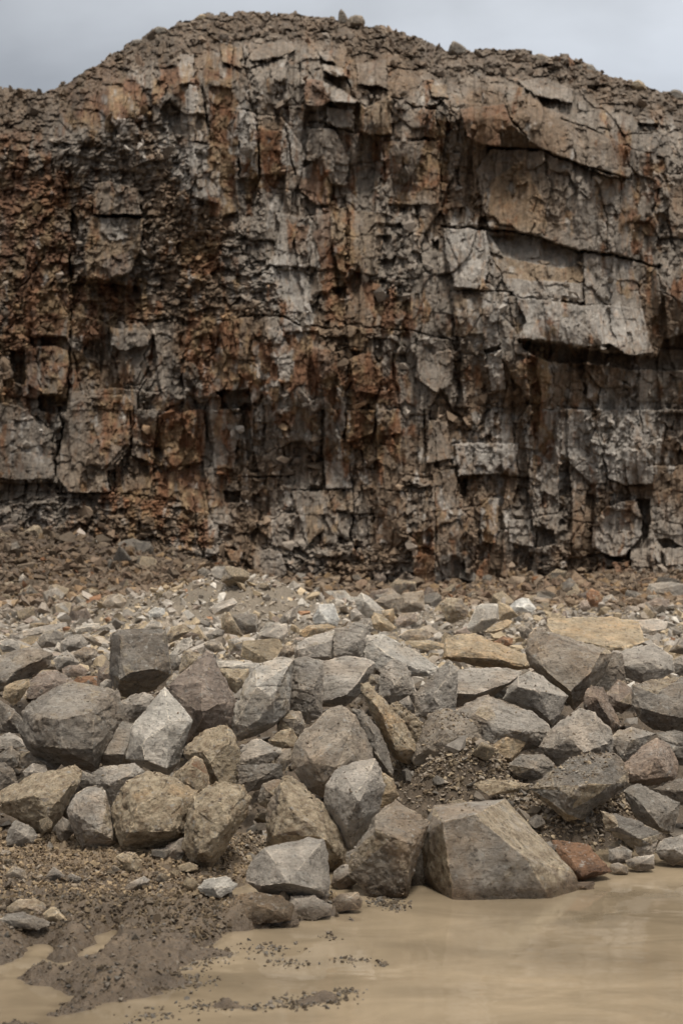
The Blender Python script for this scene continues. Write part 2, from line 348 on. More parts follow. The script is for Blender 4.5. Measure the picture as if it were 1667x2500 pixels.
# tile, colour, colour amount, protrusion in metres (minus = towards the yard), gx, gy, smoothness, outline; dark entries paint shade into recesses and one underside
CB = [
 (3, 'b', .5, -.45, -.1, -.35, .7, [(430,660),(700,690),(900,780),(1100,870),(1240,1100),(1220,1140),(1100,1130),(830,1020),(660,960),(590,900),(490,790)]),
 (3, 'r', .6, -.75, .1, -.15, .7, [(150,690),(430,670),(480,800),(400,830),(400,930),(330,930),(190,880)]),
 (3, 'o', .5, -.72, .1, .1, .7, [(160,800),(400,720),(460,800),(390,850),(300,930),(230,900)]),
 (3, 'd', .5, -.45, .1, 1.2, .7, [(400,835),(480,800),(590,900),(655,945),(400,935)]),
 (6, 'g', .4, -.22, .0, -.12, .8, [(250,-210),(330,-360),(660,-340),(830,-280),(1100,-170),(1240,-160),(1250,350),(1090,310),(900,290),(600,185),(330,150),(290,0)]),
 (6, 't', .35, -.26, .0, -.12, .8, [(330,-150),(560,-300),(700,60),(690,190),(600,180),(330,140)]),
 (6, 'p', .45, .30, .0, -.25, .95, [(340,190),(600,200),(900,300),(930,380),(760,400),(420,330)]),
 (6, 't', .55, .12, .0, -.2, .95, [(330,300),(420,330),(760,400),(930,380),(935,500),(430,480),(380,420)]),
 (6, 'p', .5, .0, .0, -.2, .9, [(400,470),(935,500),(935,620),(500,590)]),
 (6, 'p', .35, -.10, .05, -.15, .8, [(920,300),(1250,360),(1300,650),(940,640)]),
 (6, 'p', .6, -.30, .05, -.15, .85, [(500,590),(940,640),(1300,650),(1380,950),(1200,960),(1100,880),(930,910),(800,880),(520,850),(570,750)]),
 (6, 'd', .3, .75, .0, -.5, .6, [(500,862),(800,892),(930,922),(1400,972),(1440,860),(1568,820),(1700,830),(1700,1080),(1250,1060),(960,1010),(700,1010),(600,950)]),
 (6, 'n', 0, .30, .0, .1, .2, [(560,960),(720,1000),(1250,1050),(1650,1060),(1650,1307),(600,1307)]),
 (6, 'p', .5, -.25, -.1, -.2, .7, [(40,150),(310,165),(330,380),(290,540),(110,525),(60,350)]),
 (6, 't', .4, -.12, .0, -.1, .6, [(110,570),(300,570),(300,820),(110,840)]),
 (6, 'p', .6, -.20, .1, -.2, .6, [(310,920),(410,900),(430,1180),(340,1190)]),
 (6, 'd', .4, .35, 0, 0, .5, [(290,920),(400,900),(410,930),(300,950)]),
 (9, 'p', .7, -.22, .05, -.15, .6, [(110,220),(510,210),(500,320),(430,410),(140,420)]),
 (9, 'p', .55, -.12, .15, -.25, .4, [(800,50),(1000,130),(1060,280),(1080,470),(980,470),(780,280)]),
 (9, 'p', .7, -.30, -.1, -.3, .6, [(1060,270),(1200,30),(1290,120),(1330,250),(1380,330),(1370,480),(1200,480),(1090,440)]),
 (9, 'p', .5, -.50, .15, .25, .7, [(990,740),(1070,620),(1250,570),(1300,660),(1300,800),(1200,930),(1120,940),(990,880)]),
 (9, 'o', .5, -.45, .5, .1, .6, [(1200,580),(1260,575),(1300,660),(1240,730),(1190,700)]),
 (9, 'd', .4, .55, 0, 0, .5, [(1270,570),(1360,570),(1350,800),(1305,860),(1300,700)]),
 (9, 'd', .4, .4, 0, 0, .5, [(1060,930),(1200,945),(1250,870),(1240,960),(1140,970)]),
 (9, 'r', .6, .16, .1, 0, .7, [(600,0),(780,0),(740,340),(620,340)]),
 (9, 'd', .3, .30, -.2, 0, .7, [(620,740),(750,770),(750,860),(620,890)]),
 (9, 'g', .4, -.45, .1, -.3, .7, [(240,1170),(330,1070),(440,1130),(440,1290),(240,1290)]),
 (9, 't', .6, -.20, 0, -.1, .7, [(450,1030),(620,1030),(620,1250),(460,1200)]),
 (9, 'r', .8, -.15, .3, 0, .7, [(200,1160),(230,1060),(330,910),(340,1010),(250,1180)]),
 (9, 'p', .45, -.16, 0, -.1, .6, [(450,700),(600,700),(610,880),(460,850)]),
 (9, 't', .6, -.22, 0, -.1, .7, [(280,570),(390,560),(380,850),(280,840)]),
 (9, 'g', .5, -.35, .1, -.4, .5, [(1230,890),(1400,870),(1440,1040),(1230,1090)]),
 (9, 'g', .5, -.30, .1, -.4, .5, [(1420,880),(1568,880),(1640,1050),(1480,1060)]),
 (9, 'd', .4, .4, 0, 0, .4, [(1390,830),(1500,830),(1568,880),(1430,890)]),
 (9, 'r', .6, -.3, .1, -.2, .6, [(1110,970),(1220,970),(1220,1080),(1130,1060)]),
 (8, 'g', .35, -.34, .05, -.2, .85, [(205,915),(300,880),(390,920),(420,1060),(400,1170),(230,1150)]),
 (8, 'd', .2, .45, 0, -.3, .7, [(640,1040),(700,1060),(740,1140),(760,1220),(620,1190)]),
 (8, 'p', .5, -.16, .1, -.2, .8, [(650,330),(820,330),(840,500),(670,510)]),
 (8, 'g', .4, -.12, 0, -.1, .8, [(450,520),(640,520),(650,760),(550,860),(500,700)]),
 (8, 't', .5, -.13, 0, -.1, .8, [(520,620),(650,600),(650,760),(560,860)]),
 (8, 't', .3, -.18, 0, -.1, .8, [(720,520),(840,520),(850,650),(720,650)]),
 (8, 'g', .4, -.12, .15, -.1, .8, [(660,660),(840,650),(810,840),(700,780)]),
 (8, 'o', .7, -.22, 0, 0, .85, [(1220,930),(1360,930),(1360,1130),(1230,1110)]),
 (8, 'd', .4, .45, 0, 0, .5, [(10,520),(130,520),(120,600),(20,590)]),
 (9, 'd', .4, .45, 0, 0, .5, [(130,430),(200,435),(180,560),(145,540)]),
 (8, 'g', .5, -.28, .2, -.1, .7, [(1320,60),(1440,80),(1470,320),(1310,340)]),
 (8, 't', .5, -.25, .1, 0, .5, [(800,0),(980,0),(970,150),(800,210)]),
 (8, 't', .4, -.16, .1, 0, .5, [(1000,0),(1140,0),(1150,150),(1000,170)]),
 (8, 'b', .4, -.45, .2, -.4, .8, [(1100,1090),(1180,1030),(1280,1110),(1180,1180)]),
 (8, 'd', .3, .3, 0, 0, .3, [(640,0),(665,0),(650,330),(630,330)]),
 (8, 'd', .3, .3, 0, 0, .3, [(120,0),(165,0),(240,400),(180,400)]),
 (7, 'g', .6, -.32, .1, -.1, .8, [(-300,-60),(120,-30),(180,20),(330,150),(350,450),(0,440),(-300,430)]),
 (7, 'd', .4, .3, 0, .1, .3, [(-300,455),(360,470),(420,540),(200,600),(-300,620)]),
 (7, 'b', .5, -.36, .05, -.1, .65, [(420,0),(830,0),(830,260),(720,380),(450,530),(370,440),(400,200)]),
 (7, 'g', .5, -.34, .05, -.1, .7, [(840,0),(1010,0),(980,350),(850,300)]),
 (7, 'r', .7, -.20, .1, -.1, .5, [(1010,30),(1320,0),(1300,330),(1050,370)]),
 (7, 'p', .4, -.10, .1, -.1, .8, [(1340,0),(1540,30),(1490,380),(1370,370)]),
 (7, 't', .3, -.38, 0, -.1, .6, [(440,380),(690,380),(690,530),(450,530)]),
 (7, 'p', .4, -.22, .1, -.1, .6, [(1300,700),(1400,720),(1390,930),(1310,940)]),
 (7, 'o', .7, -.2, 0, -.2, .8, [(1420,880),(1560,900),(1510,1010)]),
 (7, 'o', .5, -.2, 0, -.2, .8, [(1380,1065),(1540,1085),(1450,1130)]),
 (7, 'p', .45, -.3, .2, -.4, .8, [(175,985),(270,915),(305,950),(210,1040)]),
 (4, 't', .55, -.45, .1, -.15, .75, [(590,75),(910,85),(900,260),(830,440),(690,480),(560,470),(540,300)]),
 (4, 'p', .5, -.47, .1, -.15, .8, [(640,80),(800,85),(830,220),(700,230),(640,170)]),
 (4, 'r', .3, -.50, .1, -.2, .7, [(680,350),(830,300),(830,430),(690,470)]),
 (4, 'b', .4, -.55, .1, -.25, .75, [(600,-130),(700,-150),(880,-100),(905,60),(600,60)]),
 (4, 'g', .7, -.40, .1, -.1, .6, [(250,900),(350,900),(430,930),(440,1100),(380,1210),(270,1210),(240,1100)]),
 (4, 'r', .4, -.30, -.5, 0, .6, [(170,930),(250,900),(240,1100),(260,1200),(180,1150)]),
 (4, 'd', .3, .45, 0, 0, .5, [(250,1215),(430,1235),(430,1320),(330,1330),(250,1300)]),
 (4, 'd', .3, .45, 0, 0, .5, [(60,930),(170,930),(160,1150),(90,1130)]),
 (4, 'g', .6, -.22, 0, -.1, .7, [(700,780),(940,800),(950,900),(780,930),(700,890)]),
 (4, 'g', .5, -.36, 0, -.1, .7, [(450,1190),(700,1170),(880,1180),(880,1310),(440,1310)]),
 (4, 'd', .2, .65, 0, -.3, .5, [(1370,1195),(1600,1175),(1600,1310),(1480,1300)]),
 (5, 'd', .2, .55, 0, -.3, .5, [(0,1180),(150,1185),(190,1235),(110,1290),(0,1310)]),
 (4, 'r', .4, .28, 0, -.2, .0, [(460,500),(560,490),(900,520),(920,760),(700,760),(470,680)]),
 (4, 'd', .5, .50, 0, 0, .3, [(455,20),(510,100),(500,250),(470,480),(425,500),(450,300)]),
 (5, 'p', .45, -.18, .1, -.1, .7, [(350,40),(580,100),(560,400),(330,390),(370,150)]),
 (5, 'r', .5, -.2, .1, -.1, .6, [(440,160),(560,120),(550,330),(430,300)]),
 (5, 'p', .6, -.02, .1, -.1, .7, [(330,410),(540,420),(580,580),(560,690),(420,680),(360,600)]),
 (5, 'w', .6, -.2, .1, -.1, .7, [(570,240),(620,250),(630,400),(570,400)]),
 (5, 't', .55, -.34, .15, -.1, .7, [(700,20),(800,20),(790,430),(740,410),(700,200)]),
 (5, 'r', .5, -.14, .15, -.1, .5, [(600,20),(700,30),(710,400),(640,420),(590,200)]),
 (5, 't', .3, -.22, .1, -.1, .5, [(820,40),(1050,50),(1000,450),(820,420)]),
 (5, 'r', .5, -.36, .3, .1, .6, [(820,990),(900,950),(970,960),(1030,1100),(1000,1210),(850,1190)]),
 (5, 't', .5, -.30, .2, .1, .6, [(800,780),(930,790),(900,930),(820,930)]),
 (5, 'r', .5, -.22, .2, .1, .5, [(560,900),(740,940),(750,1080),(620,1130)]),
 (5, 'p', .5, -.10, .1, -.2, .5, [(330,880),(510,930),(500,1010),(330,1020)]),
 (5, 'g', .5, -.30, .3, -.1, .6, [(1250,850),(1420,860),(1480,980),(1470,1140),(1380,1200),(1240,1100)]),
 (5, 'd', .4, .4, 0, 0, .4, [(700,530),(800,520),(800,600),(760,600)]),
 (5, 'd', .4, .35, 0, 0, .4, [(1340,230),(1385,230),(1380,300),(1340,290)]),
 (2, 'p', .55, -.25, .1, -.1, .6, [(110,700),(220,720),(240,1130),(120,1140)]),
 (2, 'r', .45, -.14, .1, -.1, .6, [(240,830),(410,830),(440,1100),(250,1120)]),
 (2, 'p', .6, -.10, .1, -.1, .6, [(430,810),(560,820),(540,1000),(490,1080),(430,980)]),
 (2, 'g', .6, -.30, .2, -.1, .8, [(560,820),(720,820),(810,1000),(800,1180),(700,1180),(640,1050),(540,1020)]),
 (2, 'r', .6, -.2, -.2, -.1, .6, [(500,1080),(640,1000),(690,1180),(690,1307),(600,1307),(490,1200)]),
 (2, 'r', .5, -.40, -.2, -.1, .7, [(530,500),(640,510),(700,640),(650,680),(530,670)]),
 (2, 'p', .55, -.35, .1, -1.2, .9, [(640,515),(760,570),(860,640),(850,662),(700,650)]),
 (2, 'w', .45, -.45, .1, -1.3, .9, [(645,400),(780,440),(805,492),(700,482),(650,450)]),
 (2, 'w', .3, -.3, .1, -.8, .8, [(610,320),(690,350),(730,400),(650,380)]),
 (2, 'd', .3, .35, 0, .2, .5, [(650,490),(810,500),(860,625),(750,565)]),
 (2, 'g', .4, -.25, .1, -.1, .8, [(670,690),(840,700),(840,820),(680,800)]),
 (2, 'd', .4, .35, 0, 0, .4, [(842,660),(885,660),(885,850),(850,860)]),
 (2, 't', .5, -.22, .05, -.1, .7, [(900,700),(1080,600),(1090,860),(900,860)]),
 (2, 'b', .5, -.16, .05, -.1, .7, [(1100,700),(1370,700),(1370,880),(1110,880)]),
 (2, 'b', .35, -.22, .0, -.1, .7, [(1040,900),(1390,900),(1390,1307),(1050,1307)]),
 (2, 'g', .4, -.22, .0, -.3, .7, [(860,400),(1050,380),(1060,560),(870,540)]),
 (2, 'b', .4, -.2, .0, -.5, .8, [(170,290),(460,260),(470,330),(300,380),(180,380)]),
 (2, 't', .5, -.3, .1, -.3, .7, [(1320,530),(1440,540),(1450,630),(1350,620)]),
 (1, 'p', .6, -.22, .1, -.1, .6, [(1140,350),(1240,350),(1240,530),(1140,540)]),
 (1, 't', .4, -.26, .1, -.1, .6, [(1200,540),(1280,560),(1330,900),(1210,900)]),
 (1, 'p', .5, -.25, .1, -.1, .5, [(1220,900),(1420,940),(1400,1307),(1230,1250)]),
 (1, 'r', .5, .12, .1, -.1, .3, [(1330,550),(1480,560),(1470,950),(1340,900)]),
 (1, 't', .5, -.2, .1, -.1, .5, [(1400,280),(1480,290),(1480,420),(1420,400)]),
 (1, 't', .5, -.2, .1, -.1, .5, [(1480,300),(1540,310),(1540,440),(1490,420)]),
 (3, 'g', .4, -.3, .1, -.6, .7, [(500,510),(700,500),(860,570),(860,660),(620,610)]),
 (3, 'd', .4, .4, 0, 0, .3, [(1270,790),(1400,790),(1400,840),(1280,850)]),
 (3, 'r', .5, -.2, .1, -.1, .4, [(1100,880),(1230,950),(1230,1080),(1160,1060)]),
]
CK = [  # cracks and bedding breaks: tile, width px, depth, line
 (3, 9, .6, [(330,940),(660,955),(830,1025),(1000,1075),(1230,1145)]), (3, 5, .4, [(790,760),(930,805),(1060,860)]),
 (6, 10, .6, [(30,140),(310,152),(600,190),(900,295),(1100,315),(1250,360),(1420,400)]), (6, 5, .4, [(110,550),(300,548),(480,560)]), (6, 3, .18, [(480,590),(700,590),(940,635),(1300,655)]),
 (6, 4, .3, [(1060,0),(1090,130),(1080,290)]), (6, 4, .3, [(320,160),(340,330),(420,470)]), (6, 6, .5, [(930,300),(935,630)]), (6, 5, .4, [(1470,100),(1520,300)]), (6, 5, .4, [(40,870),(100,960),(120,1100)]),
 (9, 4, .3, [(230,210),(230,420)]), (9, 4, .3, [(90,220),(510,215)]), (9, 5, .4, [(1060,270),(1080,440),(1210,485),(1320,480)]), (9, 5, .4, [(980,770),(1070,615)]), (9, 5, .3, [(1290,0),(1310,200)]),
 (7, 11, .7, [(385,-20),(400,190),(355,330),(350,450)]), (7, 6, .4, [(240,50),(310,120)]), (7, 5, .4, [(860,-20),(840,240),(725,350),(730,530)]), (7, 6, .5, [(1310,-20),(1320,200)]), (7, 6, .5, [(370,535),(700,530),(860,540)]), (7, 7, .4, [(1240,560),(1260,850),(1310,1000)]),
 (4, 11, .7, [(450,320),(455,700),(445,940),(435,1240)]), (4, 6, .5, [(600,65),(910,75)]), (4, 5, .4, [(905,80),(915,230)]), (4, 5, .3, [(590,200),(590,290)]), (4, 6, .4, [(950,1040),(940,1120),(880,1200),(885,1310)]), (4, 4, .3, [(690,790),(700,900),(740,1040)]), (4, 7, .4, [(60,560),(170,500),(280,330)]),
 (5, 7, .5, [(-10,740),(200,705),(400,715),(520,770),(720,790)]), (5, 5, .35, [(900,780),(1200,800),(1380,840),(1470,860)]), (5, 5, .4, [(340,400),(540,410),(640,430)]), (5, 5, .4, [(545,20),(600,120)]), (5, 5, .4, [(805,20),(800,300)]), (5, 5, .5, [(1480,860),(1500,1080)]), (5, 4, .4, [(80,760),(85,920)]), (5, 4, .3, [(1010,240),(1000,430)]),
 (2, 6, .5, [(230,700),(240,1120)]), (2, 6, .5, [(415,820),(440,1000),(470,1120)]), (2, 6, .5, [(560,780),(680,790),(850,850)]), (2, 5, .4, [(890,850),(1050,870)]), (2, 6, .5, [(1080,620),(1230,680),(1370,700)]), (2, 6, .5, [(1060,430),(1200,440)]), (2, 5, .4, [(370,685),(450,690)]), (2, 6, .5, [(1460,650),(1450,850)]), (2, 5, .4, [(1400,1080),(1400,1307)]),
 (8, 6, .5, [(650,320),(665,500)]), (8, 6, .5, [(825,350),(850,640),(820,800),(860,900)]), (8, 6, .4, [(0,420),(240,430),(460,420)]), (8, 5, .4, [(450,510),(740,510),(830,500)]), (8, 5, .4, [(1050,520),(1210,520)]), (8, 6, .5, [(1290,0),(1300,250)]), (8, 4, .4, [(1360,500),(1370,920)]), (8, 6, .5, [(800,30),(790,210)]), (8, 4, .3, [(930,700),(940,880)]),
 (1, 7, .4, [(1290,560),(1340,900)]),
]
RUST = [(60,620,130,330,.75),(250,230,150,90,.75),(400,190,120,60,.5),(545,330,38,190,.8),(640,400,60,120,.5),(240,760,160,90,.65),(430,1110,75,130,.85),(880,1000,110,150,.7),(830,620,55,170,.55),(690,900,110,110,.65),(520,860,80,110,.75),(1320,990,32,170,.8),(120,880,100,140,.5),(260,1010,90,90,.45),(500,640,120,60,.3),(960,760,90,70,.55),(1010,460,120,120,.3),(1560,560,90,200,.35),(1050,300,90,60,.25),(480,1260,60,120,.6),(150,1320,220,90,.35),(920,1060,70,90,.3),(1060,1260,40,90,.4),(1500,330,60,90,.4),(960,380,90,130,.35),(690,1000,60,60,.5),(340,1230,130,60,.4),(560,1090,40,100,.5), (1110,1290,30,90,.3)]
PALE = [(590,340,32,110,.7),(720,370,40,90,.6),(470,420,50,150,.5),(460,240,35,60,.5),(700,650,60,130,.5),(720,790,50,60,.7),(1150,600,60,90,.5),(1250,790,130,60,.5),(1480,800,90,60,.6),(1500,1060,150,120,.8),(1370,1080,70,110,.6),(1200,1090,90,90,.6),(640,960,60,90,.5),(590,1050,50,80,.4),(790,1040,60,80,.5),(360,350,130,80,.35),(1180,860,50,50,.3),(300,570,50,40,.3),(1560,960,80,60,.3),(700,880,30,60,.5),(540,880,40,60,.3),(860,1150,60,60,.4),(1180,1260,120,60,.3),(720,140,60,30,.0),(980,1290,60,60,.3),(90,1050,110,70,.3)]
RUBB = [[(60,330),(450,330),(470,480),(600,600),(640,740),(540,780),(260,790),(150,700),(60,600)], [(-500,1190),(200,1200),(420,1215),(560,1300),(640,1480),(-500,1560)], [(1330,1330),(1667,1380),(2200,1300),(2200,1600),(1250,1600)],
        [(470,620),(680,650),(700,770),(470,780)], [(-500,200),(120,260),(60,600),(60,900),(-500,1000)], [(640,1330),(1050,1330),(1060,1500),(620,1500)]]
SKY_X = [-900,-400,-120,0,60,110,190,255,340,383,489,532,595,680,744,790,832,890,957,1020,1063,1095,1148,1233,1276,1350,1390,1446,1530,1595,1667,1800,2100,2700]
SKY_Y = [330,270,235,216,218,226,189,144,101,72,41,37,32,30,40,46,52,62,74,92,112,121,124,122,131,134,140,175,197,218,226,250,300,360]
def cliff_depth(x, y, ysky):
    """x,y in photo pixels (at the traced distance); returns distance D and albedo"""
    wx = x+(fbm2(x/40, y/40, 4, 201)-.5)*15+(n2(x/7, y/9, 210)-.5)*2; wy = y+(fbm2(x/40+50, y/40, 4, 202)-.5)*15+(n2(x/8, y/6, 211)-.5)*2
    sx = x+(fbm2(x/22, y/22, 3, 203)-.5)*9+(n2(x/5, y/5, 212)-.5)*2; sy = y+(fbm2(x/22+9, y/22, 3, 204)-.5)*9+(n2(x/5, y/5, 213)-.5)*2
    s = y-ysky
    D = 26.0+(1450-y)*.0078*.16
    D = D+2.6*np.clip(1-s/170, 0, 1)**1.4
    D = D+np.clip((200-x)/200, 0, 3)**1.2*1.3+np.clip((x-1560)/300, 0, 3)*.5-.9*np.exp(-((x-1350)/330)**2)*np.clip((1000-y)/600, 0, 1)
    D = D+(fbm2(x/260, y/420, 3, 205)-.5)*2.2
    rub = np.zeros_like(x)
    for P in RUBB: rub = np.maximum(rub, in_poly(wx, wy, P)*1.)
    rub = np.maximum(rub, sst(120, 60, s+(n2(x/60, y/60, 3)-.5)*60))
    smooth = np.zeros_like(x); pal = np.zeros(x.shape+(3,)); pw = np.zeros_like(x); add = np.zeros_like(x)
    for (t, c, ca, off, gx, gy, sm, P) in CB:
        ox, oy = CO[t]; Q = [(ox+a/T3, oy+b/T3) for a, b in P]
        xs = [q[0] for q in Q]; ys = [q[1] for q in Q]
        bb = (sx > min(xs)-2) & (sx < max(xs)+2) & (sy > min(ys)-2) & (sy < max(ys)+2)
        i = np.nonzero(bb)[0]; i = i[in_poly(sx[i], sy[i], Q)]
        xn = (x[i]-(min(xs)+max(xs))/2)/(max(xs)-min(xs)); yn = (y[i]-(min(ys)+max(ys))/2)/(max(ys)-min(ys))
        if off < 0 and sm >= .3: dist = 0
        add[i] = off+(gx*xn+gy*yn)*min(.6, (max(ys)-min(ys))*.0078)
        smooth[i] = sm; rub[i] *= (1-sm)
        if CPAL[c] is not None:
            pal[i] = CPAL[c]; pw[i] = ca
        else: pw[i] = 0
    D = D+add*.9*(1-.25*sst(1100, 1300, y))
    # jointed blocks, three scales
    j1 = worley(wx/88+.25*np.sin(wy/90), wy/140, 31, 6.0, .72); j2 = worley(wx/34, wy/52, 32, 4.5, .8); j3 = worley(wx/15, wy/21, 33, 2.6); j4 = worley(sx/6.5, sy/8, 34, 2.2)
    r2 = worley(wx/31, wy/23, 41, 2.6); r3 = worley(sx/10, sy/8, 42, 2.)
    smooth = smooth*.84
    ns = 1-smooth
    jc = worley(wx/34, wy/230, 35, 5.0)
    clean = 1-.62*(jc[4] > .42)*(1-rub)
    jt = (j1[2]-.5)*.36+(j1[3]-.5)*.35*j1[5]+(j1[4]-.6)*.3*j1[6]+(jc[2]-.5)*.36+(jc[3]-.5)*.40*jc[5]-.25*np.abs(jc[5])**2
    D = D+.82*jt*(1-.85*smooth)*(1-.5*rub)
    D = D+.85*clean*((j2[2]-.5)*.22+(j2[3]-.5)*.25*j2[5]+(j2[4]-.62)*.26*j2[6])*(1-.80*smooth)*(1-.6*rub)
    D = D+clean*((j3[2]-.5)*.10+(j3[3]-.5)*.13*j3[5]+(j3[4]-.62)*.17*j3[6])*(1-.92*smooth)*(1-.2*rub)
    D = D+clean*((j4[2]-.5)*.05+(j4[4]-.62)*.06*j4[6])*(1-.85*smooth)
    D = D+((r2[2]-.5)*.15+(r2[3]-.5)*.20*r2[5]-.17*r2[6]*r2[4]+(r3[2]-.5)*.05-.05*r3[6])*rub
    D = D+.05*sst(.05, .0, j1[1])*(1-smooth)*(1-rub)+.03*sst(.08, .0, j2[1])*(1-.95*smooth)*(j2[3] > .35)+.015*sst(.10, 0, j3[1])*(1-.85*smooth)*(j3[3] > .4)+.04*sst(.12, 0, r2[1])*rub
    D = D+(fbm2(sx/9, sy/14, 4, 51)-.5)*.11*clean*(1-.78*smooth)+(fbm2(sx/5, sy/46, 3, 52)-.5)*.05*(smooth+.5)+(fbm2(x/13+y/160, y/95, 4, 53)-.5)*.30*(1-.7*smooth)*(1-.6*rub)+(fbm2(x/40, y/30, 4, 54)-.5)*.10*smooth
    for (t, w, dep, L) in CK:
        ox, oy = CO[t]; Q = [(ox+a/T3, oy+b/T3) for a, b in L]
        xs = [q[0] for q in Q]; ys = [q[1] for q in Q]
        i = np.nonzero((x > min(xs)-20) & (x < max(xs)+20) & (y > min(ys)-20) & (y < max(ys)+20))[0]
        q = seg_dist(sx[i], sy[i], Q); w2 = w*.5*(.5+.9*n2(x[i]/18, y[i]/18, 61))
        D[i] = D[i]+dep*.42*sst(w2*.8, w2*.2, q)
    # ---- albedo
    g = np.array(CPAL['g']); b = np.array(CPAL['b']); r = np.array(CPAL['r']); p = np.array(CPAL['p']); tt = np.array(CPAL['t'])
    lf = fbm2(x/120, y/160, 4, 71)
    c = g[None]*(1-sst(.4, .62, lf)[:, None])+b[None]*sst(.4, .62, lf)[:, None]
    ru = np.zeros_like(x); pa = np.zeros_like(x)
    for (bx, by, rx, ry, a) in RUST: ru = np.maximum(ru, a*1.12*np.exp(-(((x-bx)/rx)**2+((y-by)/ry)**2)**1.5))
    for (bx, by, rx, ry, a) in PALE: pa = np.maximum(pa, a*np.exp(-(((x-bx)/rx)**2+((y-by)/ry)**2)**1.5))
    stn = .5*fbm2(wx/16, wy/70, 4, 72)+.3*fbm2(wx/30, wy/30, 4, 73)+.2*j2[4]
    stp = .5*fbm2(sx/14, sy/60, 4, 74)+.25*fbm2(wx/20, wy/20, 4, 75)+.25*j3[3]
    mr = sst(.60, .46, .5+stn*.0+(.62-ru*.34)-stn+.0)   # rust where the field is strong
    mr = sst(0, .15, stn+ru*.46-.60)
    mp = sst(0, .14, stp+pa*.46-.64)
    rc = r[None]*(1-sst(.35, .7, fbm2(x/25, y/30, 3, 76))[:, None])+tt[None]*sst(.35, .7, fbm2(x/25, y/30, 3, 76))[:, None]
    pw = pw*sst(.30, .56, .5*fbm2(x/16, y/55, 4, 77)+.5*fbm2(x/26, y/26, 4, 78)+.04)
    c = c*(1-pw[:, None])+pal*pw[:, None]
    c = c*(1-.85*mr[:, None])+rc*.85*mr[:, None]
    c = c*(1-.8*mp[:, None])+p[None]*.8*mp[:, None]
    tone = (1+(j2[3]-.5)*.30*(1-.6*smooth))*(1+(j3[4]-.5)*.34*(1-.6*smooth))*(1+(j4[3]-.5)*.22)*(1+(r2[3]-.5)*.25*rub)
    c = c*tone[:, None]
    dk = 1-.22*np.exp(-((x-0)/330)**2)                       # albedo darkens towards the left flank
    c = c*dk[:, None]
    k = (rub*sst(170, 60, s))[:, None]; c = c*(1-.78*k)+np.array([[.165, .128, .095]])*.78*k*tone[:, None]
    return D, np.clip(c*np.array([[.76, .725, .69]])*(1+.18*sst(1150, 1350, y))[:, None], .02, .7)  # albedo lifted towards the foot in place of ambient light
def build_cliff():
    xs = np.concatenate([np.linspace(-800, -30, 90)[:-1], np.linspace(-30, 1697, 860)[:-1], np.linspace(1697, 2480, 90)])
    nr = 740; t = np.linspace(0, 1, nr)
    T, X = np.meshgrid(t, xs, indexing='ij')
    sk = np.interp(xs, SKY_X, SKY_Y)-(fbm2(xs/40, xs*0, 4, 81)-.45)*22-(worley(xs/13, xs*0+.5, 82)[2]-.5)*9
    SKm = np.broadcast_to(sk, X.shape)
    Y = 1600+(SKm-1600)*T
    x = X.ravel(); y = Y.ravel(); sky = SKm.ravel()
    D, c = cliff_depth(x, y, sky)
    P = np.stack([(x-CX)/F*D, D, CZ-(y-HY)/F*D], 1)
    # plateau behind the crest
    nb = 36; top = P[-len(xs):]; bk = (np.linspace(0, 1, nb+1)[1:]**1.7)*26
    rows = [P]; cols = [c]
    for k, e in enumerate(bk):
        q = top.copy(); q[:, 1] += e; f = fbm2(q[:, 0]*1.3, q[:, 1]*1.3, 4, 83)
        lo = np.convolve(np.pad(top[:, 2], 20, 'edge'), np.ones(41)/41, 'valid')
        m = min(1, e/2.5); q[:, 2] = top[:, 2]*(1-m)+lo*m+(f-.5)*.5*m-e*.03-.05*m
        rows.append(q); cols.append(np.tile([[.15, .122, .095]], (len(xs), 1))*(.7+.6*f[:, None]))
    V = np.concatenate(rows); C = np.concatenate(cols)
    o = link('cliff', grid_mesh('cliff', V, nr+nb, len(xs), C), M_CLIFF)
    tag(o, kind='structure')
    return V.reshape(nr+nb, len(xs), 3), C.reshape(nr+nb, len(xs), 3), nr
CLV, CLC, CLN = build_cliff()
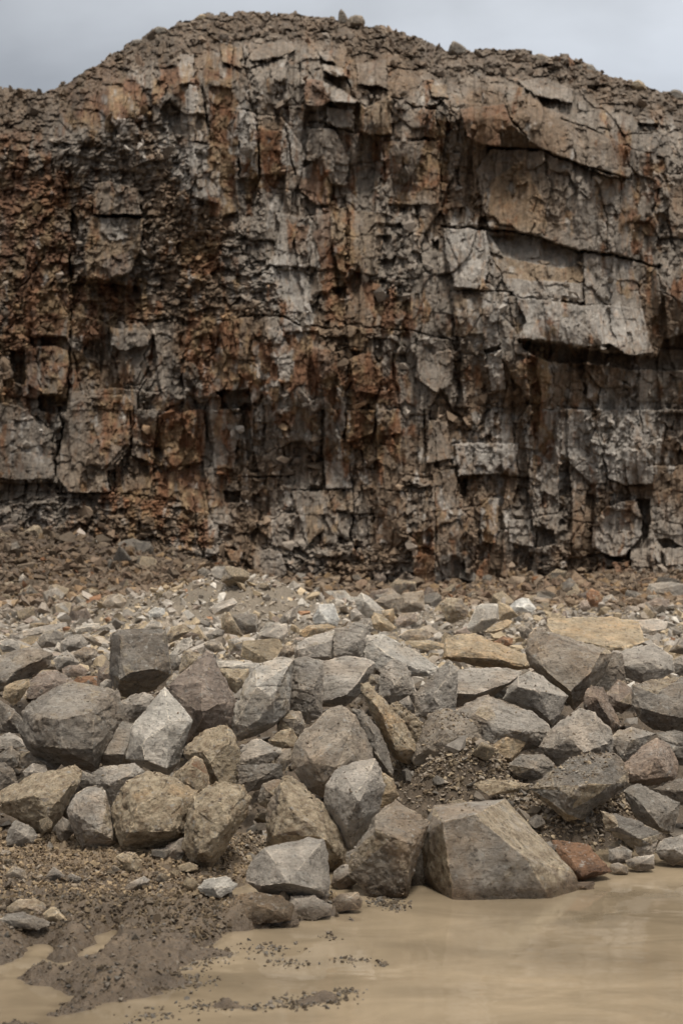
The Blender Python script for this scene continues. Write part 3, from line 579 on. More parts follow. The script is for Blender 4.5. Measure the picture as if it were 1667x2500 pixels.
# ---------------------------------------------------------------- rocks
PAL = {'g': (.455, .403, .343), 'd': (.30, .263, .22), 't': (.52, .41, .275), 'p': (.60, .55, .48), 'w': (.58, .56, .52), 'o': (.33, .185, .105), 'r': (.36, .285, .23), 'b': (.39, .325, .255), 'e': (.24, .18, .12)}
def subdiv_long(bm, L, it=6):
    for _ in range(it):
        es = [e for e in bm.edges if e.calc_length() > L]
        if not es: break
        bmesh.ops.subdivide_edges(bm, edges=es, cuts=1, use_grid_fill=False)
        bmesh.ops.triangulate(bm, faces=[f for f in bm.faces if len(f.verts) > 3])
def rock_mesh(name, pts, size, L, seed, rough=1., chips=5, cuts=0):
    R = random.Random(seed)
    bm = bmesh.new()
    vs = [bm.verts.new(p) for p in pts]
    r = bmesh.ops.convex_hull(bm, input=vs)
    junk = [v for v in bm.verts if not v.link_faces]
    bmesh.ops.delete(bm, geom=junk, context='VERTS')
    bmesh.ops.dissolve_limit(bm, angle_limit=math.radians(7), verts=bm.verts[:], edges=bm.edges[:])
    # knock off corners
    for k in range(chips):
        cos = [v.co.copy() for v in bm.verts]
        if len(cos) < 5: break
        cen = sum(cos, Vector())/len(cos)
        v = R.choice(cos); n = (v-cen).normalized(); n = (n+Vector((R.uniform(-.5, .5), R.uniform(-.5, .5), R.uniform(-.5, .5)))).normalized()
        sup = max(c.dot(n) for c in cos); cut = size*R.uniform(.01, .03)
        pl = n*(sup-cut)
        res = bmesh.ops.bisect_plane(bm, geom=bm.verts[:]+bm.edges[:]+bm.faces[:], plane_co=pl, plane_no=n, clear_outer=True, dist=1e-5)
        ed = [e for e in bm.edges if e.is_boundary]
        if ed: bmesh.ops.contextual_create(bm, geom=ed)
    for k in range(cuts):      # flat fracture planes across the front and top
        cos = [v.co.copy() for v in bm.verts]
        n = Vector((R.uniform(-.9, .9), -1, R.uniform(-.75, .95))).normalized()
        sup = sorted((c.dot(n) for c in cos), reverse=True); cut = size*R.uniform(.008, .035)
        bmesh.ops.bisect_plane(bm, geom=bm.verts[:]+bm.edges[:]+bm.faces[:], plane_co=n*(sup[0]-cut), plane_no=n, clear_outer=True, dist=1e-5)
        ed = [e for e in bm.edges if e.is_boundary]
        if ed: bmesh.ops.contextual_create(bm, geom=ed)
    fl = bm.faces.layers.float.new('facet')
    for f in bm.faces: f[fl] = R.random()
    bmesh.ops.triangulate(bm, faces=bm.faces[:])
    subdiv_long(bm, L)
    bmesh.ops.recalc_face_normals(bm, faces=bm.faces[:])
    if L < size*.09: bmesh.ops.smooth_vert(bm, verts=bm.verts[:], factor=.15, use_axis_x=True, use_axis_y=True, use_axis_z=True)
    bm.normal_update(); bm.verts.index_update()
    edg = np.zeros(len(bm.verts))
    for e in bm.edges:
        if len(e.link_faces) == 2 and e.link_faces[0][fl] != e.link_faces[1][fl]:
            a = e.calc_face_angle(0.)
            if a > .35: 
                for v in e.verts: edg[v.index] = min(1., max(edg[v.index], a*1.2))
    ee = np.array([[v.index for v in e.verts] for e in bm.edges]); e2 = edg.copy()
    np.maximum.at(e2, ee[:, 0], edg[ee[:, 1]]*.45); np.maximum.at(e2, ee[:, 1], edg[ee[:, 0]]*.45)
    P = np.array([v.co[:] for v in bm.verts]); Nn = np.array([v.normal[:] for v in bm.verts])
    q = P/size+seed*3.7
    d = (fbm3(q*2.2, 3, seed)-.5)*.05
    # stepped breakage along a bedding direction
    b = np.array([R.uniform(-.5, .5), R.uniform(-.5, .5), 1.]); b /= np.linalg.norm(b)
    h = (q@b)*5.5+(fbm3(q*2.5, 3, seed+9)-.5)*.9
    d = d+(.25-(h % 1)**4)*(.012 if R.random() < .4 else .003)*sst(.42, .58, fbm3(q*2.5, 2, seed+4))*2
    rid = 1-np.abs(fbm3(q*5, 3, seed+3)-.5)*4
    d = d-.016*np.clip(rid, 0, 1)**3
    if L < size*.07: d = d-np.abs(fbm3(q*8, 4, seed+7)-.5)*.07+(fbm3(q*15, 3, seed+8)-.5)*.024
    e3 = e2.copy()          # ragged, chipped arrises
    for _ in range(2):
        e4 = e3.copy(); np.maximum.at(e4, ee[:, 0], e3[ee[:, 1]]*.7); np.maximum.at(e4, ee[:, 1], e3[ee[:, 0]]*.7); e3 = e4
    if L < size*.07: d = d-e3*sst(.50, .58, fbm3(q*6.5, 3, seed+21))*.026
    P = P+Nn*(d*size*rough)[:, None]
    me = bpy.data.meshes.new(name); bm.to_mesh(me); bm.free()
    me.vertices.foreach_set('co', P.astype(np.float32).ravel())
    me.polygons.foreach_set('use_smooth', np.ones(len(me.polygons), bool)); me.update()
    at = me.attributes.new('worn', 'FLOAT', 'POINT'); at.data.foreach_set('value', e2.astype(np.float32))
    me.materials.append(M_STONE)
    return me

TO = {1: (0, 1400), 2: (500, 1400), 3: (1067, 1400), 4: (0, 1750), 5: (500, 1750), 6: (1067, 1750)}
# name, tile, colour, crust, tilt, outline [(x,y[,d])], ridges [(x,y,d)], label, extra distance
R_ = []
def K(name, tile, col, crust, tilt, out, rid, label, dd=0., rough=1.):
    R_.append((name, tile, col, crust, tilt, out, rid, label, dd, rough))
# -- front row
K('boulder', 6, 'g', .42, .12, [(-10,640,-.12),(0,583,.05),(230,557,.12),(430,545,.2),(520,665,.16),(640,800,.1),(745,880,.05),(860,1000,-.1),(900,1110,-.1),(860,1230,-.05),(300,1290,.0),(40,1260,.0),(-20,1010),(-100,900),(-105,790)], [(30,668,-.28),(240,620,-.33),(400,762,-.34),(560,890,-.33),(110,1240,-.24),(760,1230,-.2),(40,900,-.2)], 'largest boulder, smooth grey brown wedge standing at the edge of the muddy puddle', 1.6, .35)
K('boulder', 5, 'g', .05, .1, [(380,840),(520,805,.05),(660,778,.1),(745,790),(775,880),(790,1050),(770,1145),(690,1160),(560,1150),(350,1110),(270,1040),(290,950)], [(390,850,-.1),(465,950,-.26),(525,1060,-.34),(745,1110,-.2),(735,810,-.12),(360,1080,-.15)], 'smooth light grey block lowest in the pile, just above the puddle shore', 0, .5)
K('rock', 5, 'g', .2, .15, [(870,950),(960,930),(1050,925),(1040,965),(985,1040),(940,1090),(860,1115),(800,1070),(820,1000)], [(850,1045,-.2),(980,1000,-.15),(900,1010,-.2)], 'small pointed grey rock wedged right of the lowest smooth block')
K('boulder', 5, 'b', .35, .2, [(1095,625,.05),(1210,545,.25),(1330,610,.15),(1430,680),(1390,790),(1372,880),(1330,1010),(1290,1135),(1180,1160),(1050,1130),(930,1000),(940,880),(1070,710)], [(1083,708,-.22),(1200,765,-.28),(1318,808,-.28),(1285,1120,-.12),(1330,900,-.2),(1130,960,-.12)], 'brown boulder with a flat top directly left of the largest boulder')
K('rock', 6, 'o', .0, .25, [(735,790,.1),(820,800,.1),(960,815,.1),(1010,880,.05),(1110,985),(1010,1000),(930,1040),(860,1035),(790,900)], [(1000,985,-.2),(925,1025,-.22),(850,900,-.12)], 'flat rusty orange rock leaning against the right end of the largest boulder', 0, .7)
K('rock', 6, 'd', .2, .2, [(1095,850),(1180,825),(1240,860),(1230,915),(1150,950),(1095,925)], [(1150,900,-.2)], 'small dark rock directly right of the orange rock')
K('rock', 6, 'g', .2, .3, [(1200,920),(1260,895),(1380,880),(1378,965),(1290,985),(1220,960)], [(1290,935,-.2),(1370,940,-.1)], 'flat grey rock low at the right water edge')
K('rock', 6, 'p', .1, .3, [(1100,945),(1150,930),(1210,955),(1215,1000),(1130,1000)], [(1160,980,-.2)], 'thin pale chip at the water edge right of the orange rock')
K('rock', 6, 'b', .3, .3, [(850,1060),(990,1050),(1000,1070),(980,1110),(860,1120)], [(930,1085,-.2)], 'low half sunken stone in the water under the orange rock')
K('boulder', 4, 't', .95, .2, [(1400,420),(1500,440),(1545,440),(1605,530),(1585,620),(1480,760),(1400,880),(1350,965),(1230,925),(1175,830),(1190,700),(1250,510),(1330,455)], [(1450,680,-.32),(1545,480,-.1),(1350,900,-.18),(1280,860,-.26),(1235,610,-.18),(1400,560,-.26)], 'leaning cream and brown crusted boulder, left of centre in the front row')
K('rock', 4, 'g', .3, .1, [(1035,850),(1080,810),(1170,770),(1185,870),(1145,920),(1040,918)], [(1110,850,-.25)], 'small grey rock tucked under the leaning cream crusted boulder')
K('boulder', 4, 't', .85, .12, [(815,430,.1),(950,352,.2),(1030,362,.2),(1110,400,.1),(1250,480,.1),(1262,560,.05),(1215,760,.05),(1090,815),(830,870,.05),(770,830),(740,700),(723,580,.1),(745,535,.1)], [(825,742,-.28),(1120,735,-.3),(1170,520,-.2),(880,560,-.26),(1060,480,-.22),(900,430,-.08),(775,790,-.12)], 'broad tan crusted boulder with a shadowed underside in the left front row')
K('boulder', 4, 'g', .35, .12, [(440,580),(480,500),(600,440,.1),(660,450,.1),(690,520),(745,800),(640,842),(530,835),(470,720),(435,620)], [(515,640,-.26),(640,735,-.3),(575,500,-.1),(730,790,-.16),(540,820,-.1)], 'upright grey boulder with a brown lower face beside the broad tan boulder')
K('rock', 4, 'd', .2, .1, [(380,580),(430,520),(490,490),(475,560),(450,660),(395,625)], [(430,580,-.15)], 'dark rock squeezed behind the left side of the upright grey boulder', .1)
K('rock', 4, 'd', .1, .1, [(355,695),(400,645),(450,670),(475,740),(405,802),(370,770)], [(410,720,-.25)], 'small dark blue grey rock in the gap left of the upright grey boulder')
K('boulder', 4, 'b', .8, .25, [(-20,490,.1),(150,430,.15),(220,370,.15),(380,340,.15),(470,308,.15),(520,360,.1),(500,430),(440,520),(380,620),(330,735),(250,742),(140,650),(30,612),(-30,560)], [(160,620,-.15),(440,450,-.2),(220,500,-.3),(300,690,-.2),(330,560,-.28)], 'long brown crusted boulder at the far left of the front row')
K('rock', 4, 'g', .0, .15, [(40,790),(60,710),(105,660),(200,700),(240,750),(220,805),(130,828),(50,820)], [(110,720,-.2),(170,770,-.2)], 'rounded plain grey rock on the dirt below the long brown boulder')
K('boulder', 5, 'b', .75, .12, [(430,520),(500,400,.1),(540,383,.12),(640,450,.1),(760,560,.05),(850,700),(905,850),(912,930),(800,1000),(600,960),(405,835),(398,640)], [(560,600,-.26),(690,700,-.3),(430,760,-.2),(760,760,-.3),(860,900,-.15),(480,440,-.1)], 'speckled cream topped boulder behind the lowest smooth grey block')
K('boulder', 5, 'g', .08, .05, [(810,400),(860,330,.1),(990,300,.1),(1080,278,.1),(1120,340,.05),(1142,450,.05),(1110,590),(1060,730),(950,882),(905,872),(880,720),(820,610),(770,540),(775,450)], [(815,580,-.12),(980,505,-.36),(1060,330,-.08),(905,700,-.22),(1010,620,-.26),(940,850,-.1)], 'tapering grey boulder standing point down in the middle of the pile', 0, .6)
K('rock', 5, 't', .35, .1, [(1115,345),(1200,400),(1238,500),(1190,550),(1120,582),(1095,460)], [(1180,480,-.15)], 'small tan brown rock peeping out right of the point down boulder', .15)
K('rock', 5, 'b', .45, .1, [(370,430),(450,400),(510,410),(450,500),(415,600),(350,565),(340,520)], [(410,480,-.2)], 'rounded brown rock in the dark gap left of the speckled boulder', .1)
K('rock', 6, 'd', .2, .1, [(-190,760),(-100,735),(-30,900),(-50,1090),(-170,1110),(-210,950)], [(-110,950,-.05)], 'dark rock in the shadowed gap left of the largest boulder', .5)
K('rock', 5, 'd', .4, .1, [(900,860),(960,840),(1050,900),(1060,1090),(960,1100),(900,980)], [(980,980,-.05)], 'dark rock in the gap below the point down boulder', .5)
# -- second row
K('boulder', 4, 'g', .2, .15, [(575,370),(650,322),(780,325),(860,300),(920,350),(910,420),(800,480),(760,560),(700,575),(630,460),(580,425)], [(700,430,-.22),(830,370,-.2)], 'low ribbed grey boulder between the long brown and the broad tan boulders', .1)
K('boulder', 4, 'o', .8, .1, [(1100,382),(1240,255,.1),(1290,270,.1),(1332,380,.05),(1332,445),(1260,510),(1160,490)], [(1215,300,-.22),(1195,420,-.25),(1270,480,-.15)], 'orange tan wedge with a pale sloping left face above the broad tan boulder', .05)
K('boulder', 4, 't', .8, .12, [(1225,170,.1),(1300,90,.15),(1450,53,.15),(1482,100,.1),(1528,210),(1522,330),(1525,435),(1400,450),(1320,440),(1260,330),(1180,240),(1190,200)], [(1290,225,-.24),(1390,430,-.2),(1345,300,-.28),(1450,150,-.15)], 'cream topped tan boulder behind the leaning crusted boulder', .1)
K('boulder', 4, 'g', .3, .15, [(720,100),(780,35,.1),(870,50,.1),(850,150),(830,260),(850,305),(770,322),(660,305),(613,238),(650,190)], [(660,238,-.24),(790,238,-.26),(740,140,-.1)], 'grey block with a dark underside left of the pale triangular boulder', .1)
K('boulder', 1, 'p', .0, .05, [(1050,738,.12),(1100,790,.1),(1160,850,.08),(1228,935,.05),(1185,1060),(1140,1190),(1075,1275),(980,1225),(870,1205),(815,1175),(838,1000),(870,950),(970,850,.1)], [(925,1190,-.24),(850,1000,-.05),(1065,1245,-.2),(1080,950,-.2),(900,1080,-.24),(1180,1000,-.08)], 'palest triangular slab like boulder pointing up in the left half of the pile', .05, .5)
K('boulder', 1, 'd', .22, .22, [(205,835),(290,775,.2),(430,705,.3),(560,712,.3),(680,740,.22),(750,745,.25),(775,920,.2),(700,1060,.1),(612,1255,.05),(430,1225),(370,1175),(240,1165),(180,1110),(138,1000),(165,880)], [(225,905,-.24),(370,928,-.3),(600,880,-.26),(640,760,.0),(600,1120,-.24),(605,1230,-.12),(200,1100,-.15),(400,1120,-.28)], 'massive dark grey block with a lighter flat top at the left of the pile', 0, .9)
K('boulder', 5, 'b', .2, .08, [(730,20,.05),(800,-40,.1),(870,-60,.12),(955,0,.1),(985,60,.08),(1050,190),(1080,280),(1080,380),(900,430),(780,520),(640,450),(560,330),(555,260),(600,130),(640,90)], [(690,290,-.24),(850,320,-.32),(640,220,-.14),(930,90,-.22),(760,430,-.24),(970,280,-.24)], 'big brown grey peaked boulder at the centre of the pile', .05, .6)
K('rock', 5, 'g', .15, .35, [(207,265),(280,200),(340,178),(480,200),(492,228),(420,290),(300,345),(215,300)], [(300,262,-.22),(440,222,-.14),(250,300,-.1)], 'small pale flat topped rock left of the central peaked boulder')
K('rock', 5, 'g', .1, .2, [(225,215),(300,145),(350,140),(440,185),(400,230),(260,240)], [(330,190,-.15)], 'pale lumpy rock just behind the small flat topped rock', .15)
K('rock', 5, 'b', .4, .2, [(450,260),(500,205),(553,203),(552,270),(510,340),(440,330)], [(510,270,-.2)], 'small brown rock touching the left flank of the central peaked boulder', .1)
K('rock', 5, 'd', .2, .0, [(215,310),(330,320),(490,300),(495,390),(400,445),(280,485),(215,430)], [(360,390,-.2)], 'dark shadowed rock under the small flat topped rock', .1)
K('rock', 5, 't', .8, .12, [(410,150),(480,90),(560,70),(610,190),(575,250),(490,235)], [(500,160,-.22)], 'crusted tan rock behind the pale lumpy rock', .2)
K('rock', 2, 'b', .5, .15, [(452,905),(520,875),(612,880),(642,975),(600,1035),(555,1025),(465,1003)], [(485,925,-.18),(575,925,-.26),(560,1005,-.15)], 'small brownish cube near the foot of the tall split slab', .15)
K('boulder', 5, 'd', .3, .1, [(945,-45),(1010,-35),(1110,70),(1172,220),(1200,380),(1120,340),(1050,230),(970,100)], [(1080,110,-.15),(1100,250,-.15)], 'narrow dark grey rock pressed behind the right flank of the peaked boulder', .25)
K('flat_rock', 2, 't', .6, .1, [(998,705,.05),(1060,708,.05),(1190,850),(1270,950),(1360,1110),(1350,1155),(1290,1200),(1205,1180),(1140,1040),(1070,880),(1000,760)], [(1100,850,-.2),(1210,1130,-.24),(1330,1130,-.14),(1180,960,-.24)], 'long tan slab sliding down to the right of the peaked boulder', .1)
K('rock', 2, 'e', 1.0, .3, [(1170,850),(1230,820),(1330,900),(1440,1000),(1400,1100),(1310,1080),(1220,940)], [(1320,990,-.15)], 'earth covered lump beside the long tan slab', .25)
K('boulder', 6, 'b', .35, .12, [(-170,270),(-110,110),(-50,-10,.1),(0,-40,.1),(60,-45,.1),(150,-20,.1),(240,60,.05),(292,200),(275,275),(100,285),(30,290),(-100,310)], [(60,100,-.26),(200,240,-.22),(-60,200,-.2),(100,220,-.28)], 'brown grey boulder above the earth patch right of centre', .05)
K('boulder', 3, 'g', .35, .18, [(110,890,.1),(200,830,.12),(330,780,.15),(440,820,.12),(600,880,.1),(690,960,.05),(722,1010),(705,1090),(560,1120),(430,1160),(300,1180),(230,1050),(180,980)], [(235,890,-.08),(400,985,-.26),(560,1010,-.26),(340,1090,-.18)], 'wide grey boulder with a whitish crest in the right middle of the pile', .1)
K('boulder', 6, 't', .25, .1, [(285,240),(330,175),(440,85,.05),(540,120,.1),(560,170),(530,220),(480,292),(400,290),(300,272)], [(330,235,-.2),(440,130,-.22),(470,270,-.22)], 'tan brown block with a pale sloping edge under the wide grey boulder')
K('rock', 6, 'd', .3, .2, [(458,305),(530,240),(680,240),(742,300),(690,385),(600,412),(510,375)], [(600,330,-.26),(560,280,-.14)], 'dark rock with an overhanging lip in the right middle of the pile')
K('boulder', 6, 'g', .12, .12, [(655,185),(720,80,.05),(830,0,.1),(900,-45,.14),(1000,-20,.14),(1110,90,.08),(1128,130,.05),(1105,230),(950,280),(860,310),(790,330),(700,250)], [(830,130,-.26),(1085,170,-.14),(1010,20,-.06),(940,230,-.26),(720,200,-.16)], 'dome shaped grey boulder with a tan right shoulder, right of centre', .12)
K('boulder', 6, 'd', .55, .25, [(595,455),(750,330,.1),(860,265,.2),(980,235,.25),(1130,235,.2),(1200,350,.1),(1200,425),(1120,485),(1000,590),(920,650),(830,662),(780,612),(700,540)], [(860,475,-.3),(1120,430,-.14),(830,620,-.2),(960,425,-.3),(740,440,-.18)], 'dark boulder topped with crumbly earth and hollow below, under the dome shaped boulder')
K('boulder', 6, 'g', .3, .15, [(1105,150),(1150,90,.1),(1240,65,.12),(1390,110,.1),(1310,190),(1225,275),(1165,305),(1120,220)], [(1230,150,-.24),(1180,260,-.16)], 'grey boulder between the dome shaped and the reddish pointed boulders', .15)
K('boulder', 6, 'r', .2, .15, [(1160,325),(1300,200,.1),(1400,133,.15),(1470,180,.1),(1532,290,.05),(1525,392),(1400,435),(1330,445),(1200,415)], [(1240,350,-.16),(1400,260,-.28),(1480,380,-.18),(1330,400,-.22)], 'reddish grey pointed boulder at the right edge of the pile')
K('boulder', 6, 'd', .15, .1, [(1400,110),(1500,90),(1700,110),(1720,340),(1530,300),(1450,170)], [(1580,200,-.15)], 'dark boulder cut off by the right picture edge behind the pointed boulder', .25)
K('boulder', 6, 'd', .12, .18, [(1192,480,.05),(1280,428,.12),(1380,478,.12),(1542,550,.08),(1530,645),(1500,735),(1440,742),(1330,700),(1250,620)], [(1350,610,-.27),(1250,500,-.1),(1500,600,-.15),(1420,710,-.16)], 'dark grey wedge shaped boulder above the right water edge')
K('boulder', 6, 'd', .2, .2, [(1380,460),(1560,388),(1700,400),(1720,580),(1540,560),(1450,510)], [(1560,470,-.2)], 'low grey boulder at the right picture edge below the pointed boulder', .15)
K('flat_rock', 6, 'd', .35, .2, [(1045,600),(1130,618),(1300,675),(1432,740),(1400,830),(1330,895),(1250,840),(1160,780),(1080,725)], [(1160,700,-.18),(1300,780,-.24)], 'slanting brown grey slab below the dark wedge boulder', .05)
K('rock', 6, 'g', .1, .2, [(1392,850),(1440,780,.1),(1560,750,.1),(1700,790),(1700,935),(1500,948),(1420,905)], [(1500,840,-.24),(1600,900,-.2)], 'round light grey rock at the right edge just above the water')
K('rock', 6, 'g', .2, .2, [(1250,800),(1300,775),(1400,790),(1380,870),(1320,905),(1270,870)], [(1320,840,-.2)], 'small grey rock at the toe of the slanting slab')
K('rock', 6, 'g', .45, .3, [(1090,820),(1150,790),(1230,800),(1250,860),(1180,880),(1100,870)], [(1170,840,-.15)], 'earthy grey stone left of the slanting slab toe', .1)
K('rock', 6, 't', .7, .35, [(230,430),(300,400),(400,400),(500,420),(620,430),(560,470),(440,490),(330,500)], [(420,450,-.12)], 'flat earth covered stone in the dirt hollow right of centre')
# -- third row
K('boulder', 1, 'r', .06, .1, [(1315,508,.15),(1360,540,.12),(1440,680,.08),(1505,815),(1470,960),(1400,1050),(1200,1085),(1160,1000),(1165,850),(1075,722),(1200,650,.1),(1265,585,.12)], [(1290,690,-.2),(1280,900,-.3),(1400,830,-.24),(1200,760,-.12)], 'brown grey peaked boulder behind the palest triangular boulder', .2, .8)
K('boulder', 1, 'd', .3, .05, [(715,400,.15),(765,370,.15),(900,358,.15),(1055,365,.12),(1075,520,.05),(1092,645),(1000,725,.1),(840,795,.15),(750,765,.1),(710,640,.1)], [(768,392,-.16),(1040,378,-.12),(768,665,-.27),(850,628,-.3),(985,608,-.3),(1082,560,-.08)], 'dark cube like boulder with a black underside, back left of the pile', 0, .6)
K('rock', 1, 'g', .1, .15, [(765,825),(840,780,.1),(920,760,.1),(985,790,.05),(970,870),(885,945),(830,965),(775,930)], [(870,830,-.22)], 'grey rock below the dark cube like boulder', .2)
K('boulder', 2, 'p', .25, .05, [(430,570,.08),(480,540,.15),(568,553,.12),(562,640,.1),(548,760,.1),(532,872,.05),(440,965,.05),(400,988),(300,1035),(240,1055),(155,1045),(150,990),(188,850),(262,690),(320,600)], [(548,575,-.08),(468,705,-.22),(440,800,-.27),(437,955,-.14),(300,980,-.2),(330,720,-.22),(200,960,-.12)], 'tall pale slab split off beside a dark vertical crack, left of centre', .05, .6)
K('boulder', 2, 'g', .1, .08, [(572,545,.1),(650,545,.1),(755,565,.08),(740,640),(745,840),(745,905),(640,948),(575,900),(533,872),(555,740)], [(600,735,-.2),(685,745,-.24),(660,900,-.16),(600,580,-.05)], 'narrow upright grey block right of the dark vertical crack', .12, .8)
K('boulder', 2, 'g', .12, .25, [(765,560,.1),(900,535,.25),(1000,545,.2),(1082,570,.15),(1060,625,.1),(1000,710,.05),(965,790,.05),(900,840,.05),(755,842),(735,800),(660,680)], [(745,825,-.22),(905,775,-.26),(990,680,-.2),(700,690,-.16),(1040,600,-.08),(850,700,-.25)], 'fan shaped light grey boulder resting on others in the upper centre', 0, .6)
K('boulder', 2, 'g', .2, .25, [(600,440,.1),(690,400,.25),(825,363,.3),(822,440,.1),(812,548,.05),(760,560),(575,545),(573,475)], [(583,485,-.22),(808,425,-.2),(800,530,-.2),(600,540,-.16)], 'pale block left of the narrow crack on the crest of the pile', .1)
K('boulder', 2, 'g', .1, .2, [(828,360,.12),(930,330,.2),(1000,300,.25),(1057,290,.25),(1068,340,.15),(1040,400,.1),(1022,450,.05),(1012,548,.05),(900,560),(813,550)], [(818,478,-.18),(970,445,-.24),(985,395,-.18),(1000,540,-.14),(830,540,-.14)], 'grey block right of the narrow crack on the crest of the pile', .1)
K('flat_rock', 2, 'p', .22, .35, [(1045,400,.1),(1150,400,.15),(1300,470,.12),(1400,530,.1),(1485,600),(1440,648),(1300,660),(1150,650),(1070,590),(1022,500)], [(1100,470,-.1),(1250,570,-.16),(1400,620,-.1)], 'long pale slab sloping down to the right on the crest of the pile', .25, .7)
K('boulder', 2, 'g', .12, .1, [(1120,640),(1145,585),(1200,545,.1),(1285,580,.05),(1330,700),(1345,765),(1260,810),(1205,830),(1115,790)], [(1210,700,-.22),(1280,640,-.1),(1180,780,-.15)], 'grey rock with a white scar on its face in the upper centre', .1)
K('boulder', 2, 'g', .2, .1, [(1560,555,.1),(1500,600,.1),(1420,680,.05),(1328,772),(1350,905),(1480,925),(1600,900),(1610,620)], [(1450,770,-.22),(1560,650,-.14),(1500,880,-.2)], 'grey boulder with a slanting left edge right of the scarred rock', .12)
K('rock', 2, 'g', .1, .1, [(1212,832),(1300,780),(1352,895),(1260,880)], [(1290,840,-.15)], 'little triangular grey stone below the scarred rock', .1)
K('rock', 2, 'b', .4, .1, [(1040,640),(1110,650),(1110,710),(1050,705)], [(1080,680,-.2)], 'small brown stone at the right tip of the fan shaped boulder', .2)
K('rock', 2, 't', .7, .15, [(95,610,.1),(280,612,.1),(270,695),(225,730),(195,770),(140,715)], [(200,680,-.2),(120,640,-.1)], 'layered tan rock between the peaked and the tall pale boulders', .15)
K('flat_rock', 2, 'p', .05, .4, [(62,558,.1),(200,558,.2),(350,575,.2),(345,610),(300,628),(100,605)], [(200,610,-.12)], 'thin pale slab lying on the layered tan rock', .2, .7)
K('boulder', 3, 'b', .42, .12, [(640,350,.15),(740,390,.14),(900,440,.1),(1060,485,.08),(1102,512,.05),(1060,595),(1012,665),(980,755,.05),(930,805,.08),(870,855,.1),(815,790),(700,695),(590,592),(560,500),(590,410,.1)], [(760,560,-.2),(850,755,-.26),(970,640,-.22),(640,440,-.1),(1040,510,-.12),(640,580,-.2)], 'large brown triangular boulder pointing down in the upper right of the pile', .1, .7)
K('flat_rock', 3, 't', .4, .5, [(65,400,.1),(250,385,.25),(330,450,.2),(450,490,.2),(590,525,.2),(600,592),(540,618,.1),(350,612,.1),(150,560,.1),(42,545),(55,470)], [(60,530,-.2),(200,488,-.22),(400,545,-.24),(550,588,-.18)], 'long tan slab with a shadowed underside left of the triangular boulder', .05)
K('flat_rock', 3, 'g', .25, .35, [(82,630,.05),(250,608,.2),(420,605,.2),(542,630,.15),(475,700),(350,785,.1),(250,812,.1),(130,852,.1),(92,790),(88,730)], [(100,762,-.2),(260,772,-.22),(462,695,-.16),(120,640,-.02)], 'pale flat topped slab under the long tan slab', .1, .6)
K('boulder', 3, 'g', .05, .08, [(590,625,.1),(655,650,.1),(740,730,.05),(827,780,.02),(795,860,.05),(730,962),(700,945),(640,890,.1),(500,845,.1),(425,800,.1),(475,705),(520,660)], [(512,722,-.18),(645,872,-.16),(728,950,-.1),(650,750,-.26),(800,785,-.06),(570,790,-.1)], 'sharp grey wedge pointing down left of the triangular boulder', .08, .6)
K('boulder', 3, 'r', .3, .1, [(930,785),(980,715,.1),(1060,730,.1),(1105,830),(1135,900),(1175,975),(1110,1010),(1000,890),(935,865)], [(1020,800,-.22),(1100,930,-.18)], 'small reddish grey boulder in the shade right of the triangular boulder', .2)
K('rock', 3, 'r', .3, .15, [(1080,765),(1150,678,.1),(1250,740,.05),(1247,835),(1170,895),(1100,862)], [(1160,820,-.24),(1200,770,-.1)], 'reddish pointed rock above the dome shaped boulder', .12)
K('boulder', 3, 'd', .35, .2, [(1240,715,.1),(1400,680,.2),(1568,660,.2),(1720,700,.1),(1720,970),(1520,1015),(1420,1005),(1300,945),(1245,840)], [(1400,760,-.12),(1450,900,-.27),(1620,930,-.2),(1560,740,-.05),(1300,860,-.15)], 'large dark rounded boulder at the upper right picture edge', .1)
K('boulder', 3, 'g', .0, .35, [(1120,530,.05),(1210,485,.2),(1380,450,.3),(1490,525,.15),(1510,620),(1430,665),(1310,705),(1200,655),(1145,610)], [(1315,612,-.2),(1345,560,-.22),(1190,590,-.16),(1440,600,-.14)], 'smooth blue grey boulder near the right edge of the pile crest', .05, .6)
K('rock', 3, 'd', .2, .1, [(1000,700),(1100,510),(1180,510),(1200,660),(1120,740),(1020,740)], [(1100,640,-.1)], 'dark boulder in shadow behind the triangular boulder', .5)
K('flat_rock', 3, 't', .35, .9, [(722,290,.1),(940,290,.2),(1100,278,.25),(1270,310,.2),(1305,430,.1),(1195,488),(1050,485),(900,440),(770,400),(720,345)], [(1000,450,-.1),(1190,470,-.08)], 'large cream tan slab lying flat behind the triangular boulder', .2, .5)
K('rock', 3, 'd', .2, .2, [(1475,500),(1568,395),(1700,360),(1700,540),(1560,520)], [(1570,470,-.2)], 'dark rock at the right edge above the blue grey boulder', .3)
K('rock', 3, 'g', .15, .2, [(1490,560),(1560,520),(1700,530),(1700,660),(1520,640)], [(1570,580,-.2)], 'grey rock right of the blue grey boulder', .2)
K('flat_rock', 3, 'g', .2, .5, [(1265,300,.1),(1400,292,.2),(1462,310,.2),(1455,350),(1370,395),(1290,375)], [(1370,365,-.15)], 'pale grey slab behind the right end of the cream tan slab', .5)
K('boulder', 1, 'd', .25, .3, [(-40,560,.1),(60,500,.2),(230,462,.3),(332,520,.2),(310,595,.1),(190,645,.05),(60,750),(-60,760)], [(-30,650,-.2),(110,615,-.25),(275,535,-.2),(40,690,-.2)], 'dark slab like boulder with a lighter top at the left picture edge', .1)
K('boulder', 1, 'r', .3, .3, [(180,700),(280,622,.1),(365,620,.15),(485,690,.1),(470,740),(390,780),(280,795),(180,795)], [(320,700,-.18)], 'pinkish brown boulder behind the massive dark grey block', .25)
K('rock', 1, 't', .3, .1, [(32,722),(100,690,.1),(190,672,.1),(187,725),(135,805),(90,845),(25,792)], [(112,745,-.24),(60,790,-.1)], 'small tan rock left of the massive dark grey block', .1)
